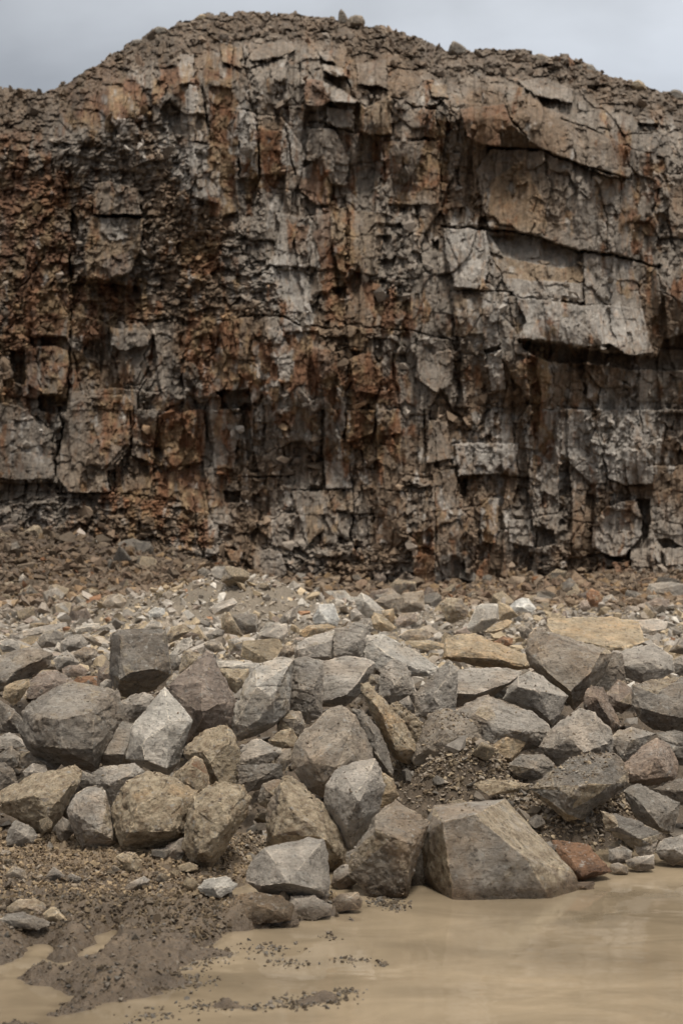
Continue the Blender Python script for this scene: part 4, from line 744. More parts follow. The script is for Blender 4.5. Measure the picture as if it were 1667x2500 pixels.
K('boulder', 1, 'd', .15, .2, [(-40,795),(60,840),(125,900),(152,945),(140,1010),(60,1020),(-40,1010)], [(60,930,-.2)], 'dark boulder at the left edge beside the massive block', .1)
K('flat_rock', 4, 'g', .1, .5, [(-40,140),(60,100),(130,130),(165,188),(60,202),(-40,205)], [(70,160,-.1)], 'low pale slab at the left edge beneath the dark boulder', .12)
K('rock', 4, 'd', .2, .2, [(-40,260),(70,185),(132,240),(112,310),(60,352),(-40,345)], [(70,260,-.2)], 'dark pyramid rock at the left edge', .15)
K('boulder', 4, 'd', .25, .1, [(-60,300),(30,290),(90,340),(118,432),(70,480),(-60,520)], [(40,370,-.18)], 'grey brown boulder at the left edge above the long brown boulder', .1)
K('rock', 4, 'd', .3, .2, [(105,290),(180,225),(330,260),(388,300),(345,352),(240,345),(150,330)], [(250,280,-.2)], 'dark rounded rock under the massive dark grey block', .15)
K('rock', 4, 'g', .1, .3, [(150,350),(210,298),(290,310),(310,370),(220,400),(165,380)], [(230,345,-.2)], 'small grey stone above the long brown boulder', .12)
K('rock', 4, 'd', .2, .1, [(490,400),(520,340),(590,370),(600,430),(540,470)], [(550,400,-.2)], 'small dark stone right of the long brown boulder top', .25)
K('rock', 2, 'b', .3, .2, [(1060,575),(1110,590),(1130,650),(1080,650)], [(1090,620,-.1)], 'tiny brown stone right of the fan shaped boulder', .3)
K('rock', 1, 'b', .6, .2, [(1140,640),(1175,490),(1250,505),(1320,520),(1240,610),(1185,650)], [(1220,570,-.15)], 'tan topped rock leaning on the left of the peaked brown grey boulder', .3)
K('rock', 1, 'g', .4, .25, [(1065,690),(1110,640),(1180,650),(1120,710),(1070,720)], [(1110,680,-.15)], 'low grey rock below the tan topped rock', .25)
K('rock', 1, 'd', .2, .2, [(1085,560),(1130,520),(1165,560),(1150,600),(1110,628),(1090,600)], [(1125,570,-.2)], 'small dark cube right of the cube like boulder', .35)
NPILE = len(R_)
# -- stones on the bench behind the pile
K('rock', 1, 'p', .05, .5, [(1082,515),(1160,420),(1222,400,.1),(1228,462),(1155,495),(1135,520),(1088,560)], [(1130,515,-.12)], 'pale tilted flat rock right of the dark cube like boulder', .1)
K('rock', 1, 'r', .3, .1, [(630,615),(700,585),(720,600),(715,735),(620,740)], [(680,660,-.1)], 'brown stone hidden left of the dark cube like boulder', .2)
K('rock', 1, 'o', .1, .3, [(472,690),(500,660),(628,655),(625,735),(560,735),(475,712)], [(550,700,-.12)], 'small orange stone left of the dark cube like boulder', .15)
K('rock', 1, 'g', .05, .3, [(640,700),(680,675),(715,680),(718,740),(640,742)], [(680,710,-.2)], 'tiny grey stone between the orange stone and the cube like boulder', .1)
K('rock', 1, 'g', .1, .2, [(390,440),(450,395,.1),(520,390,.1),(560,440),(545,480),(400,510)], [(440,460,-.2)], 'layered grey rock on the rubble at the left')
K('rock', 1, 'g', .15, .2, [(348,545),(430,490,.1),(470,530),(512,570),(455,605),(365,615)], [(440,550,-.2)], 'grey angular rock in front of the layered grey rock')
K('rock', 1, 'p', .1, .2, [(345,490),(370,438),(395,450),(392,505)], [(372,480,-.2)], 'small pale upright stone left of the layered grey rock')
K('rock', 1, 'b', .4, .25, [(470,510),(540,470),(610,480),(620,530),(540,565),(510,530)], [(550,520,-.15)], 'brown crusted stone right of the grey angular rock')
K('rock', 1, 'r', .1, .35, [(400,610),(440,588),(520,585),(562,620),(540,655),(410,655)], [(490,625,-.15)], 'pinkish flat stone above the small orange stone')
K('rock', 1, 'd', .3, .2, [(240,430),(280,380),(350,360),(405,380),(395,460),(270,475)], [(300,430,-.2)], 'dark brown rock on the rubble at the far left')
K('flat_rock', 1, 'g', .2, .5, [(150,370),(220,345),(420,312),(425,335),(300,385),(160,400)], [(290,375,-.1)], 'flat grey slab on the rubble at the far left')
K('rock', 1, 'g', .1, .3, [(-10,440),(40,418),(80,420),(132,455),(120,495),(20,500)], [(60,460,-.2)], 'pale grey lump near the left edge above the dark slab')
K('flat_rock', 1, 'b', .3, .4, [(525,390),(560,380),(635,430),(600,440),(545,425)], [(580,425,-.1)], 'thin brown flake right of the layered grey rock')
K('rock', 1, 'p', .1, .4, [(480,350),(560,320),(632,320),(640,350),(560,372),(490,375)], [(560,355,-.1)], 'pale flat stone on the left rubble')
K('rock', 1, 'w', .0, .3, [(948,245),(990,215),(1050,225),(1052,260),(1000,282),(955,280)], [(1000,255,-.15)], 'white rounded stone on the left rubble')
K('rock', 1, 'g', .1, .3, [(915,355),(965,300),(1020,310),(1040,345),(990,362),(930,365)], [(980,340,-.15)], 'grey flat stone above the dark cube like boulder')
K('rock', 1, 'b', .8, .2, [(1060,400),(1100,340),(1180,325),(1210,370),(1140,420),(1080,445)], [(1130,385,-.2)], 'earthy crusted rock right of the cube like boulder top')
K('rock', 1, 'd', .1, .3, [(1320,385),(1380,355),(1430,362),(1425,395),(1350,420),(1325,410)], [(1380,390,-.2)], 'dark grey slabby stone on the left rubble')
K('rock', 1, 'b', .3, .2, [(1300,450),(1350,425),(1410,440),(1432,490),(1370,505),(1320,480)], [(1360,465,-.2)], 'brown angular stone below the dark slabby stone')
K('rock', 1, 'g', .5, .2, [(1450,430),(1500,410),(1550,440),(1540,490),(1470,500)], [(1500,455,-.2)], 'dusty grey stone on the left rubble')
K('flat_rock', 1, 'g', .15, .35, [(1345,215),(1400,190,.1),(1490,162,.1),(1512,190),(1450,240),(1370,265)], [(1400,235,-.2)], 'pale grey slab at the top of the low rubble mound')
K('rock', 1, 'b', .35, .3, [(655,200),(690,140,.1),(760,130,.1),(810,180),(780,220),(700,222)], [(740,190,-.18)], 'brown boulder at the top of the left rubble')
K('rock', 1, 'b', .4, .3, [(460,235),(500,190),(550,182),(555,215),(490,240)], [(510,215,-.15)], 'small brown stone at the top edge of the left rubble')
K('rock', 2, 't', .2, .2, [(235,530),(250,435,.05),(300,445,.2),(380,430,.25),(470,415,.25),(492,470,.15),(440,545),(430,578),(345,582)], [(245,465,-.12),(440,568,-.14),(340,520,-.12)], 'pale wedge with a dark brown broken front on the rubble crest', .0, .6)
K('rock', 2, 'g', .1, .15, [(345,385),(440,325,.15),(520,320,.1),(527,380),(495,430),(400,425),(352,415)], [(455,350,-.14),(475,415,-.2),(370,400,-.15)], 'grey block with a pale lit top in the rubble centre left')
K('rock', 2, 'r', .9, .0, [(108,290),(130,248),(160,250),(200,320),(240,395),(150,380),(110,350)], [(160,320,-.15)], 'rusty spike of rock in the rubble')
K('rock', 2, 'd', .1, .2, [(180,270),(250,252,.1),(330,262,.1),(342,320),(330,370),(250,390),(215,350)], [(260,320,-.2),(320,330,-.15)], 'dark grey block behind the rusty spike')
K('rock', 2, 'g', .05, .2, [(470,300),(510,255),(560,220),(598,200),(585,280),(540,320),(490,320)], [(540,290,-.15)], 'grey wedge pointing up right in the rubble')
K('rock', 2, 'g', .2, .3, [(25,225),(80,190,.1),(180,160,.1),(202,195),(150,245),(60,265)], [(90,232,-.2)], 'slanted grey slab on top of the rubble mound')
K('rock', 2, 'b', .3, .2, [(485,490),(510,455),(570,470),(585,500),(540,540),(495,535)], [(530,500,-.2)], 'small brown rock left of the crest blocks')
K('rock', 2, 'w', .0, .1, [(690,290),(735,200,.1),(820,195,.1),(852,290),(840,335),(780,350),(700,325)], [(735,240,-.14),(790,310,-.22),(830,300,-.1)], 'white block at the centre of the rubble behind the pile', 0, .6)
K('rock', 2, 'p', .1, .1, [(958,170),(1000,125,.1),(1060,160,.1),(1140,232,.05),(1105,275),(1040,292),(980,245)], [(1020,180,-.22),(1080,240,-.16)], 'pale blue grey angular boulder standing at the back of the rubble', 0, .6)
K('rock', 2, 'g', .05, .1, [(930,240),(960,222,.1),(1030,290),(1030,308),(935,305)], [(965,270,-.2)], 'small grey triangular rock in front of the pale angular boulder')
K('rock', 2, 'b', .3, .15, [(1088,180),(1180,95,.1),(1262,150,.1),(1235,245),(1200,268),(1150,225)], [(1200,160,-.2),(1195,240,-.12),(1130,185,-.1)], 'brown pointed boulder with a pale top at the back of the rubble', 0, .6)
K('rock', 2, 't', .3, .25, [(1050,330),(1075,248,.1),(1130,265,.1),(1222,345),(1190,370),(1100,360)], [(1120,310,-.2)], 'smooth tan rock in the centre of the rubble')
K('rock', 2, 't', .5, .2, [(1130,240),(1200,225),(1212,290),(1190,310),(1140,290)], [(1175,260,-.2)], 'dusty tan rock under the brown pointed boulder')
K('rock', 2, 'r', .4, .3, [(1215,300),(1260,255,.1),(1340,250,.1),(1350,310),(1290,335),(1230,330)], [(1280,300,-.2)], 'reddish dusty rock in the rubble right of centre')
K('rock', 2, 'b', .3, .2, [(1235,240),(1260,130),(1390,110),(1400,230),(1300,255)], [(1320,190,-.2)], 'dim brown boulder at the foot of the cliff')
K('rock', 2, 't', .5, .3, [(605,380),(660,335),(780,325),(830,345),(740,380),(640,410)], [(710,360,-.12)], 'flat tan stone behind the crest blocks')
K('rock', 2, 't', .4, .4, [(1290,430),(1420,425),(1530,450),(1540,480),(1420,490),(1330,470)], [(1420,460,-.1)], 'long flat tan stone beyond the pale sloping slab')
K('rock', 2, 'b', .5, .3, [(1235,400),(1300,360),(1400,355),(1460,400),(1380,430),(1280,430)], [(1350,400,-.15)], 'dusty earth brown stone right of the crest blocks')
K('rock', 3, 'w', .0, .3, [(455,215),(500,175),(545,155,.1),(575,158,.1),(628,225),(600,248),(500,245)], [(540,215,-.15)], 'white pointed rock at the foot of the cliff right of centre', 0, .6)
K('rock', 3, 'p', .05, .1, [(190,340),(250,215,.05),(280,198,.1),(382,198,.1),(388,295),(340,325),(300,365),(210,370)], [(300,225,-.12),(280,300,-.22),(370,285,-.12)], 'grey rock with a bright white top corner right of centre', 0, .6)
K('rock', 3, 't', .2, .15, [(385,180),(450,200),(515,270),(440,300),(385,300)], [(440,250,-.15)], 'tan rock touching the white cornered grey rock', .1)
K('rock', 3, 'b', .7, .2, [(12,190),(60,155,.1),(150,160,.1),(205,240),(180,290),(60,290)], [(100,210,-.22)], 'round rusty brown boulder at the foot of the cliff')
K('flat_rock', 3, 't', .3, .4, [(305,370),(360,325,.1),(440,295,.1),(478,305),(450,345),(360,385)], [(380,365,-.18)], 'tan flake tilted up to the right in the rubble')
K('rock', 3, 'd', .2, .1, [(510,350),(550,318),(605,370),(590,412),(540,415)], [(555,370,-.2)], 'dark stone left of the cream tan slab')
K('rock', 3, 'o', .4, .35, [(355,440),(420,400),(480,415),(475,455),(400,475)], [(430,440,-.15)], 'orange tinted stone behind the long tan slab')
K('rock', 3, 'r', .2, .3, [(905,225),(920,175),(955,170),(978,220),(940,235)], [(940,205,-.2)], 'small red stone at the cliff foot on the right')
K('rock', 3, 'r', .2, .2, [(1320,190),(1400,155),(1475,165),(1480,225),(1340,220)], [(1400,200,-.15)], 'reddish block in the rubble at the right cliff foot')
K('rock', 3, 'd', .1, .2, [(1325,150),(1350,70),(1470,55),(1568,70),(1560,160),(1400,170)], [(1420,120,-.2)], 'wide dark block at the foot of the cliff at the right')
K('rock', 3, 'o', .3, .1, [(950,130),(980,100),(1030,120),(1050,190),(1010,230),(960,200)], [(1000,160,-.2)], 'orange block in the shaded rubble at the right cliff foot')
K('rock', 3, 'g', .1, .2, [(1040,215),(1060,150),(1110,135),(1148,180),(1130,220)], [(1095,180,-.2)], 'pale grey block beside the orange block at the cliff foot')
# -- stones on the mud, lower left
K('rock', 4, 't', .8, .3, [(735,890),(800,865),(865,868),(908,920),(895,1000),(810,985)], [(820,925,-.18)], 'earth covered rock in the dirt below the broad tan boulder')
K('rock', 4, 'b', .5, .3, [(60,990),(110,950),(165,985),(170,1030),(100,1045),(40,1035)], [(110,1000,-.18)], 'dusty rock on the dirt at the left')
K('rock', 4, 'd', .3, .3, [(290,1020),(340,960),(390,985),(415,1030),(350,1045)], [(345,1000,-.15)], 'dark angular stone on the dirt at the left')
P4 = lambda L: [((a/1.88)*T3, ((b/1.88+300)*T3)) + tuple(r) for (a, b, *r) in L]
K('flat_rock', 4, 'd', .1, .5, P4([(0,365),(40,340),(110,332),(225,375),(228,392),(170,414),(90,405),(20,380)]), P4([(120,385,-.15)]), 'flat dark grey rock on the mud at the lower left', -.1)
K('rock', 4, 'b', .5, .3, P4([(35,310),(80,275),(160,268),(215,300),(205,340),(120,350),(50,335)]), P4([(120,310,-.2)]), 'brown rock behind the flat dark rock on the mud', .1)
K('rock', 4, 't', .3, .2, P4([(200,340),(240,308),(262,312),(308,370),(280,388),(215,375)]), P4([(250,350,-.2)]), 'small tan wedge right of the flat dark rock', -.1)
K('rock', 4, 'p', .1, .3, P4([(905,225),(940,185),(1040,165),(1090,205),(1060,240),(1010,270),(950,255)]), P4([(980,220,-.2),(1050,215,-.1)]), 'pale crumbly rock left of the lowest smooth block', -.1)
K('rock', 4, 'g', .2, .3, P4([(565,232),(600,195),(660,168),(690,185),(660,220),(590,240)]), P4([(630,210,-.15)]), 'small grey flake in the dirt left of centre')
K('boulder', 4, 'e', .25, .45, P4([(1080,300),(1110,250),(1200,245),(1290,260),(1350,300),(1330,370),(1200,385),(1085,372)]), P4([(1180,300,-.15),(1280,330,-.15)]), 'broad wet brown rock at the shore under the lowest smooth block', -.1)
K('rock', 4, 'g', .2, .4, P4([(1335,262),(1440,258),(1520,300),(1515,345),(1430,372),(1340,340)]), P4([(1420,310,-.15)]), 'wet grey rock at the shore right of the broad wet brown rock', -.1)
K('rock', 4, 'd', .2, .3, P4([(1280,392),(1320,370),(1370,365),(1372,392),(1310,408)]), P4([(1330,388,-.15)]), 'small dark stone poking out of the shallow water', -.1)
K('rock', 4, 'b', .4, .4, P4([(1520,280),(1560,250),(1640,240),(1660,280),(1650,320),(1560,330),(1525,320)]), P4([(1600,285,-.15)]), 'muddy rock at the water edge below the pointed grey rock', -.1)
K('rock', 4, 't', .4, .3, P4([(840,480),(870,462),(905,490),(885,500),(845,495)]), P4([(875,485,-.15)]), 'small tan pebble lying in the shallows', -.1)
K('rock', 4, 'g', .2, .3, P4([(310,170+0),(330,155),(380,175),(410,200),(360,215)]), P4([(355,190,-.15)]), 'small dusty flake in the dirt at the left')
K('rock', 4, 'd', .2, .3, P4([(205,180),(250,125),(300,165),(290,185),(230,192)]), P4([(250,160,-.2)]), 'pointed dark stone in the dirt at the left')
K('rock', 4, 'b', .4, .3, P4([(25,165),(60,120),(115,140),(125,180),(90,190),(40,180)]), P4([(80,155,-.2)]), 'brown lump in the dirt near the left edge')

def d_ground(px, py):
    Ds = np.linspace(4.2, 9, 1600); X = ux(px, Ds)
    z = np.maximum(ground_h(X, Ds, False), -.01); r = CZ-(py-HY)/F*Ds; k = np.nonzero(r <= z)[0]
    return float(Ds[k[0]])
def plan_rocks():
    info = []
    for i, (name, tile, col, crust, tilt, out, rid, label, dd, rough) in enumerate(R_):
        ox, oy = TO[tile]
        Q = [(ox+p[0]/T3, oy+p[1]/T3, p[2] if len(p) > 2 else 0.) for p in out]; G = [(ox+p[0]/T3, oy+p[1]/T3, p[2]) for p in rid]
        x0, x1 = min(q[0] for q in Q), max(q[0] for q in Q); y0, y1 = min(q[1] for q in Q), max(q[1] for q in Q)
        info.append(dict(i=i, Q=Q, G=G, bb=(x0, y0, x1, y1)))
    order = sorted(info, key=lambda r: -r['bb'][3])
    done = []
    for r in order:
        x0, y0, x1, y1 = r['bb']; dd = R_[r['i']][8]
        xb = np.mean([q[0] for q in r['Q'] if q[1] > y1-.25*(y1-y0)])
        D = (d_ground if (y1 > 2105 and xb < 1000) else d_at)(xb, min(y1, 2300)) ; wpx = math.sqrt((x1-x0)*(y1-y0)); w = wpx/F*D
        Ds = D+.10*w+dd*.25
        for q in done:
            a0, b0, a1, b1 = q['bb']; mx = .12*(a1-a0); my = .12*(b1-b0)
            if x0 < a1-mx and x1 > a0+mx and y0 < b1-my and y1 > b0+my:
                Ds = max(Ds, q['Ds']+.05*min(w, q['w'])+.01)
        w = wpx/F*Ds
        r['Ds'] = Ds; r['w'] = w; done.append(r)
        if Ds-D > .35: print('PUSHED', R_[r['i']][7][:50], round(D, 2), round(Ds, 2))
    return sorted(info, key=lambda r: r['i'])
LAB = {}
ROCKS = []; DUST = []
def build_traced():
    for r in plan_rocks():
        name, tile, col, crust, tilt, out, rid, label, dd, rough = R_[r['i']]
        tilt = tilt+.09
        x0, y0, x1, y1 = r['bb']; cx, cy = (x0+x1)/2, (y0+y1)/2; w = r['w']; Ds = r['Ds']; h = max(y1-y0, 1)
        P = []
        for (x, y, d) in r['Q']: x = cx+(x-cx)*1.07; y = cy+(y-cy)*1.07; P.append(pt(x, y, Ds+w*(d+tilt*(cy-y)/h)))
        for (x, y, d) in r['G']: P.append(pt(x, y, Ds+w*(d*1.6+tilt*(cy-y)/h)))
        if len(r['G']) < 2:
            for k in range(3):
                a = random.uniform(0, 6.3); P.append(pt(cx+math.cos(a)*.25*(x1-x0), cy+math.sin(a)*.2*h, Ds-w*random.uniform(.14, .28)))
        for (x, y, d) in r['Q']:
            P.append(pt(cx+(x-cx)*.86, cy+(y-cy)*.86, Ds+w*(d+tilt*(cy-y)/h+.28)))
            P.append(pt(cx+(x-cx)*.5, cy+(y-cy)*.5, Ds+w*(d*.5+tilt*(cy-y)/h+.48)))
        base = Vector(pt(cx, y1, Ds)); V = [Vector(p)-base for p in P]
        L = max(.009*Ds/8, w/52)
        if Ds > 11: L = max(w/20, .02)
        me = rock_mesh(name, V, w, L, 100+r['i'], rough, 0 if r['i'] == 0 else 3, 0 if r['i'] == 0 else 2)
        o = link(name, me, None, base)
        c = PAL[col]; j = .93+.14*random.random(); o.color = (c[0]*j, c[1]*j, c[2]*j, crust)
        tag(o, label, {'boulder': 'boulder', 'rock': 'rock', 'flat_rock': 'rock slab'}[name], 'broken boulders of the rock pile' if r['i'] < NPILE else 'stones lying around the rock pile')
        ROCKS.append((base.x, Ds, w))
        npoly = len(me.polygons); nn = np.empty(npoly*3); me.polygons.foreach_get('normal', nn); cc = np.empty(npoly*3); me.polygons.foreach_get('center', cc)
        nn = nn.reshape(-1, 3); cc = cc.reshape(-1, 3)+np.array(base); f = np.nonzero(nn[:, 2] > .72)[0]
        earthy = 'earth' in label
        m = min(len(f), int(w*w*(2600 if earthy else 190*(.3+random.random()))))
        if Ds < 11 and m > 0: DUST.append((cc[rng.choice(f, m)], np.full(m, .028 if earthy else .02)))
build_traced()

# ---------------------------------------------------------------- small stones
PRO = []
def protos():
    for k in range(18):
        R = random.Random(900+k)
        sx, sy, sz = 1, R.uniform(.6, .95), R.uniform(.35, .8)
        pts = []
        for _ in range(15):
            v = Vector((R.gauss(0, 1), R.gauss(0, 1), R.gauss(0, 1))).normalized(); v = Vector([math.copysign(abs(a)**.7, a) for a in v])
            pts.append(Vector((v.x*sx*.5, v.y*sy*.5, v.z*sz*.5)))
        PRO.append(rock_mesh('stone', pts, 1., .13, 500+k, .8, 3))
protos()
def proto_lod(k, seed):
    R = random.Random(seed); bm = bmesh.new()
    sz = R.uniform(.35, .85); sy = R.uniform(.55, .95)
    for _ in range(9):
        v = Vector((R.gauss(0, 1), R.gauss(0, 1), R.gauss(0, 1))).normalized()
        bm.verts.new((v.x*.5, v.y*.5*sy, v.z*.5*sz))
    bmesh.ops.convex_hull(bm, input=bm.verts[:])
    bmesh.ops.delete(bm, geom=[v for v in bm.verts if not v.link_faces], context='VERTS')
    bm.verts.index_update(); P = np.array([v.co[:] for v in bm.verts]); T = np.array([[v.index for v in f.verts] for f in bm.faces]); bm.free()
    # split vertices per face so facets stay crisp
    return P[T.ravel()], np.arange(T.size).reshape(-1, 3)
LOD = [proto_lod(k, 300+k) for k in range(24)]
def rotm(n, tilt=.5):
    a = rng.uniform(0, 2*np.pi, n); ca, sa = np.cos(a), np.sin(a); z = np.zeros(n); o = np.ones(n)
    Rz = np.stack([ca, -sa, z, sa, ca, z, z, z, o], -1).reshape(n, 3, 3)
    b = rng.normal(0, tilt, n); cb, sb = np.cos(b), np.sin(b)
    Rx = np.stack([o, z, z, z, cb, -sb, z, sb, cb], -1).reshape(n, 3, 3)
    g = rng.normal(0, tilt, n); cg, sg = np.cos(g), np.sin(g)
    Ry = np.stack([cg, z, sg, z, o, z, -sg, z, cg], -1).reshape(n, 3, 3)
    return np.einsum('nij,njk,nkl->nil', Rx, Ry, Rz)
def scatter_mesh(name, pos, size, col, label, cat='stones', tilt=.5, wet=None):
    """one mesh of countless little stones"""
    n = len(pos); Rm = rotm(n, tilt); kk = rng.integers(0, len(LOD), n)
    Vs, Ts, Cs = [], [], []; base = 0
    for k in range(len(LOD)):
        i = np.nonzero(kk == k)[0]
        if not len(i): continue
        P, T = LOD[k]
        W = np.einsum('nij,vj->nvi', Rm[i], P)*size[i][:, None, None]+pos[i][:, None, :]
        Vs.append(W.reshape(-1, 3)); m = len(P)
        Ts.append((T[None]+(np.arange(len(i))*m)[:, None, None]).reshape(-1, 3)+base); base += len(i)*m
        Cs.append(np.repeat(col[i], m, 0))
    V = np.concatenate(Vs); T = np.concatenate(Ts); C = np.concatenate(Cs)
    me = bpy.data.meshes.new(name); me.vertices.add(len(V)); me.vertices.foreach_set('co', V.astype(np.float32).ravel())
    me.loops.add(T.size); me.loops.foreach_set('vertex_index', T.ravel().astype(np.int32)); me.polygons.add(len(T))
    me.polygons.foreach_set('loop_start', np.arange(0, T.size, 3, dtype=np.int32)); me.polygons.foreach_set('loop_total', np.full(len(T), 3, np.int32)); me.update()
    add_col(me, C)
    o = link(name, me, M_RUBBLE); tag(o, label, cat, kind='stuff'); return o
def pick_cols(n, keys, wts, var=.18):
    a = np.array([PAL[k] for k in keys]); i = rng.choice(len(keys), n, p=np.array(wts)/sum(wts))
    return a[i]*(1+rng.uniform(-var, var, n))[:, None]
def psize(n, a, b, p=2.2):
    u = rng.random(n); return (a**(1-p)+u*(b**(1-p)-a**(1-p)))**(1/(1-p))
def in_rock(X, D, shrink=.3):
    r = np.zeros(len(X), bool)
    for (bx, bd, w) in ROCKS: r |= (np.abs(X-bx) < w*shrink) & (D > bd-.1*w) & (D < bd+.4*w)
    return r
def place(n, pxr, Dr, a, b, p=2.2, sink=.25):
    px = rng.uniform(*pxr, n); D = np.sqrt(rng.uniform(Dr[0]**2, Dr[1]**2, n)); X = ux(px, D); s = psize(n, a, b, p)
    z = ground_h(X, D)+s*sink*rng.uniform(-.2, 1, n)
    return px, X, D, z, s
def scatter_all():
    # rubble bench between pile and cliff
    px, X, D, z, s = place(36000, (-450, 2120), (10.3, 24.5), .035, .30, 2.45)
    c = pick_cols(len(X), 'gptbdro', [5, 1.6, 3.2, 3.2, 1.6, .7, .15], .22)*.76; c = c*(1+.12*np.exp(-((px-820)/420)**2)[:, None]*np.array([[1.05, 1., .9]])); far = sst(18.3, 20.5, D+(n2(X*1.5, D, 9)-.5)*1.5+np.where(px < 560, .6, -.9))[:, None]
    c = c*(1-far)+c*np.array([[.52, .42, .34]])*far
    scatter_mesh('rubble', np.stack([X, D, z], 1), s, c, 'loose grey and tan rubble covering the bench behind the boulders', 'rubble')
    # chips in the gaps of the pile, coloured darker to deepen the gap shade
    px, X, D, z, s = place(3800, (-450, 2120), (6.9, 11), .03, .15, 2.2, .3)
    foot = np.interp(px, FOOT_X, FOOT_D); k = D > foot-.05
    scatter_mesh('chips', np.stack([X, D, z], 1)[k], s[k], pick_cols(k.sum(), 'gtbde', [2, 1, 3, 3, 3])*.5, 'small chips and crumbs filling the gaps of the rock pile', 'chips')
    # talus at the cliff foot
    px, X, D, z, s = place(17000, (-450, 2120), (20.5, 27.5), .05, .34, 2.3)
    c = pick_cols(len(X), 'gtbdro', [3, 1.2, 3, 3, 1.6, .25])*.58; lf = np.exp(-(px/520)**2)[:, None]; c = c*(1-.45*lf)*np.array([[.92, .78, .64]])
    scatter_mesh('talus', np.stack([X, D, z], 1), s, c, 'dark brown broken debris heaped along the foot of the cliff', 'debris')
    # clods of the dirt apron and of the wet mud
    px, X, D, z, s = place(42000, (-500, 900), (5.6, 7.7), .009, .045, 2.3, .35)
    foot = np.interp(px, FOOT_X, FOOT_D); k = ((px < 560) | (D > foot-.35)) & (D < foot+.5) & (D > foot-1.35+rng.normal(0, .12, len(D))) & (z > .012)
    dry = sst(-1.15, -.7, (D-foot))[:, None]
    c = pick_cols(len(X), 'tbeg', [5, 2, 4, 1.0], .2)*np.array([[1.04, .97, .88]])*(.29+.24*dry)
    scatter_mesh('dirt_clods', np.stack([X, D, z], 1)[k], s[k], c[k], 'dry tan dirt clods below the left front of the pile', 'dirt')
    px, X, D, z, s = place(46000, (-700, 1000), (4.3, 6.5), .006, .040, 2.8, .3)
    k = (z > .004) & (shore(X, D) > -260) & (rng.random(len(z)) < .25+.75*n2(X*2.3, D*3, 66)**1.2)
    c = pick_cols(len(X), 'bed', [3, 5, 2], .25)*.40
    scatter_mesh('mud_clods', np.stack([X, D, z], 1)[k], s[k], c[k], 'dark wet mud clods between the wheel ruts', 'mud')
    XX, DD_ = [], []
    for (ix, iy, w, dd, m) in ((740, 2448, .11, .035, 160), (800, 2440, .09, .03, 110), (850, 2420, .06, .02, 50), (490, 2456, .09, .03, 50), (560, 2458, .06, .02, 30), (620, 2462, .06, .02, 30), (935, 2355, .03, .02, 22),
                               (700, 2352, .09, .03, 60), (860, 2345, .10, .03, 40), (960, 2170+40, .07, .05, 120), (650, 2320, .16, .05, 90), (480, 2350, .12, .05, 120), (380, 2480, .14, .05, 70), (450, 2400, .14, .06, 160), (800, 2290, .05, .03, 20), (930, 2200, .06, .05, 90)):
        d = CZ*F/(iy-HY); XX.append(ux(ix, d)+rng.normal(0, .5, m)*w); DD_.append(d+rng.normal(0, .5, m)*dd*2)
    X = np.concatenate(XX); D = np.concatenate(DD_); s = psize(len(X), .008, .034, 2.1)
    scatter_mesh('mud_lumps', np.stack([X, D, s*.12], 1), s, pick_cols(len(X), 'bed', [3, 5, 2], .2)*.42, 'small wet mud lumps standing out of the shallow water', 'mud')
    # earth heaps among the boulders
    XX, DD_, ss = [], [], []
    for (mx, md, rx, rd, h) in MOUNDS:
        m = 1500; XX.append(mx+rng.normal(0, .55, m)*rx); DD_.append(md+rng.normal(0, .55, m)*rd); ss.append(psize(m, .008, .05, 2.1))
    X = np.concatenate(XX); D = np.concatenate(DD_); s = np.concatenate(ss); z = ground_h(X, D)+s*.3
    P0 = np.concatenate([d[0] for d in DUST]); mx = np.concatenate([d[1] for d in DUST]); s0 = np.minimum(psize(len(P0), .006, .05, 2.3), mx); P0[:, 2] += s0*.15
    scatter_mesh('chips_on_boulders', P0, s0, pick_cols(len(P0), 'ebtg', [4, 3, 2, 2], .2)*.62, 'crumbs and chips caught on top of the boulders', 'chips')
    scatter_mesh('earth_crumbs', np.stack([X, D, z], 1), s, pick_cols(len(X), 'ebt', [5, 3, 2], .2)*.72, 'crumbly brown earth heaped between the boulders', 'earth')
    # stones on the crest and on ledges of the cliff
    V = CLV[:, 100:-100]; nrow = V.shape[0]
    a = V[1:, 1:]-V[:-1, 1:]; b = V[1:, 1:]-V[1:, :-1]; N = np.cross(b, a); N /= np.linalg.norm(N, axis=2, keepdims=True)+1e-9
    up = np.abs(N[..., 2]); up = up/np.maximum(1e-9, 1)
    rows = np.arange(nrow-1)[:, None]
    wgt = (up > .88)*.35*(rows < CLN)
    wgt[CLN-34:CLN+5] += .16; wgt[CLN+5:] += .5
    wgt = wgt.ravel(); wgt /= wgt.sum()
    i = rng.choice(len(wgt), 6500, p=wgt); Pp = V[1:, 1:].reshape(-1, 3)[i].copy(); rr = i//(V.shape[1]-1)
    s = psize(len(i), .06, .36, 2.3); Pp[:, 2] += s*.2; Pp[:, 1] += rng.uniform(-.05, .05, len(i)); back = rr > CLN; 
    Pp[back, 1] += rng.uniform(-.3, .3, back.sum()); Pp[back, 0] += rng.uniform(-.05, .05, back.sum())
    s[rr > CLN-30] = np.minimum(s[rr > CLN-30], .24); Pp[rr > CLN-4, 2] -= .08
    cc = CLC[1:, 101:-100].reshape(-1, 3)[i]*(1+rng.uniform(-.2, .35, len(i)))[:, None]*1.08
    scatter_mesh('ledge_rubble', Pp, s, cc, 'loose stones on the crest and on the ledges of the cliff', 'rubble')
scatter_all()

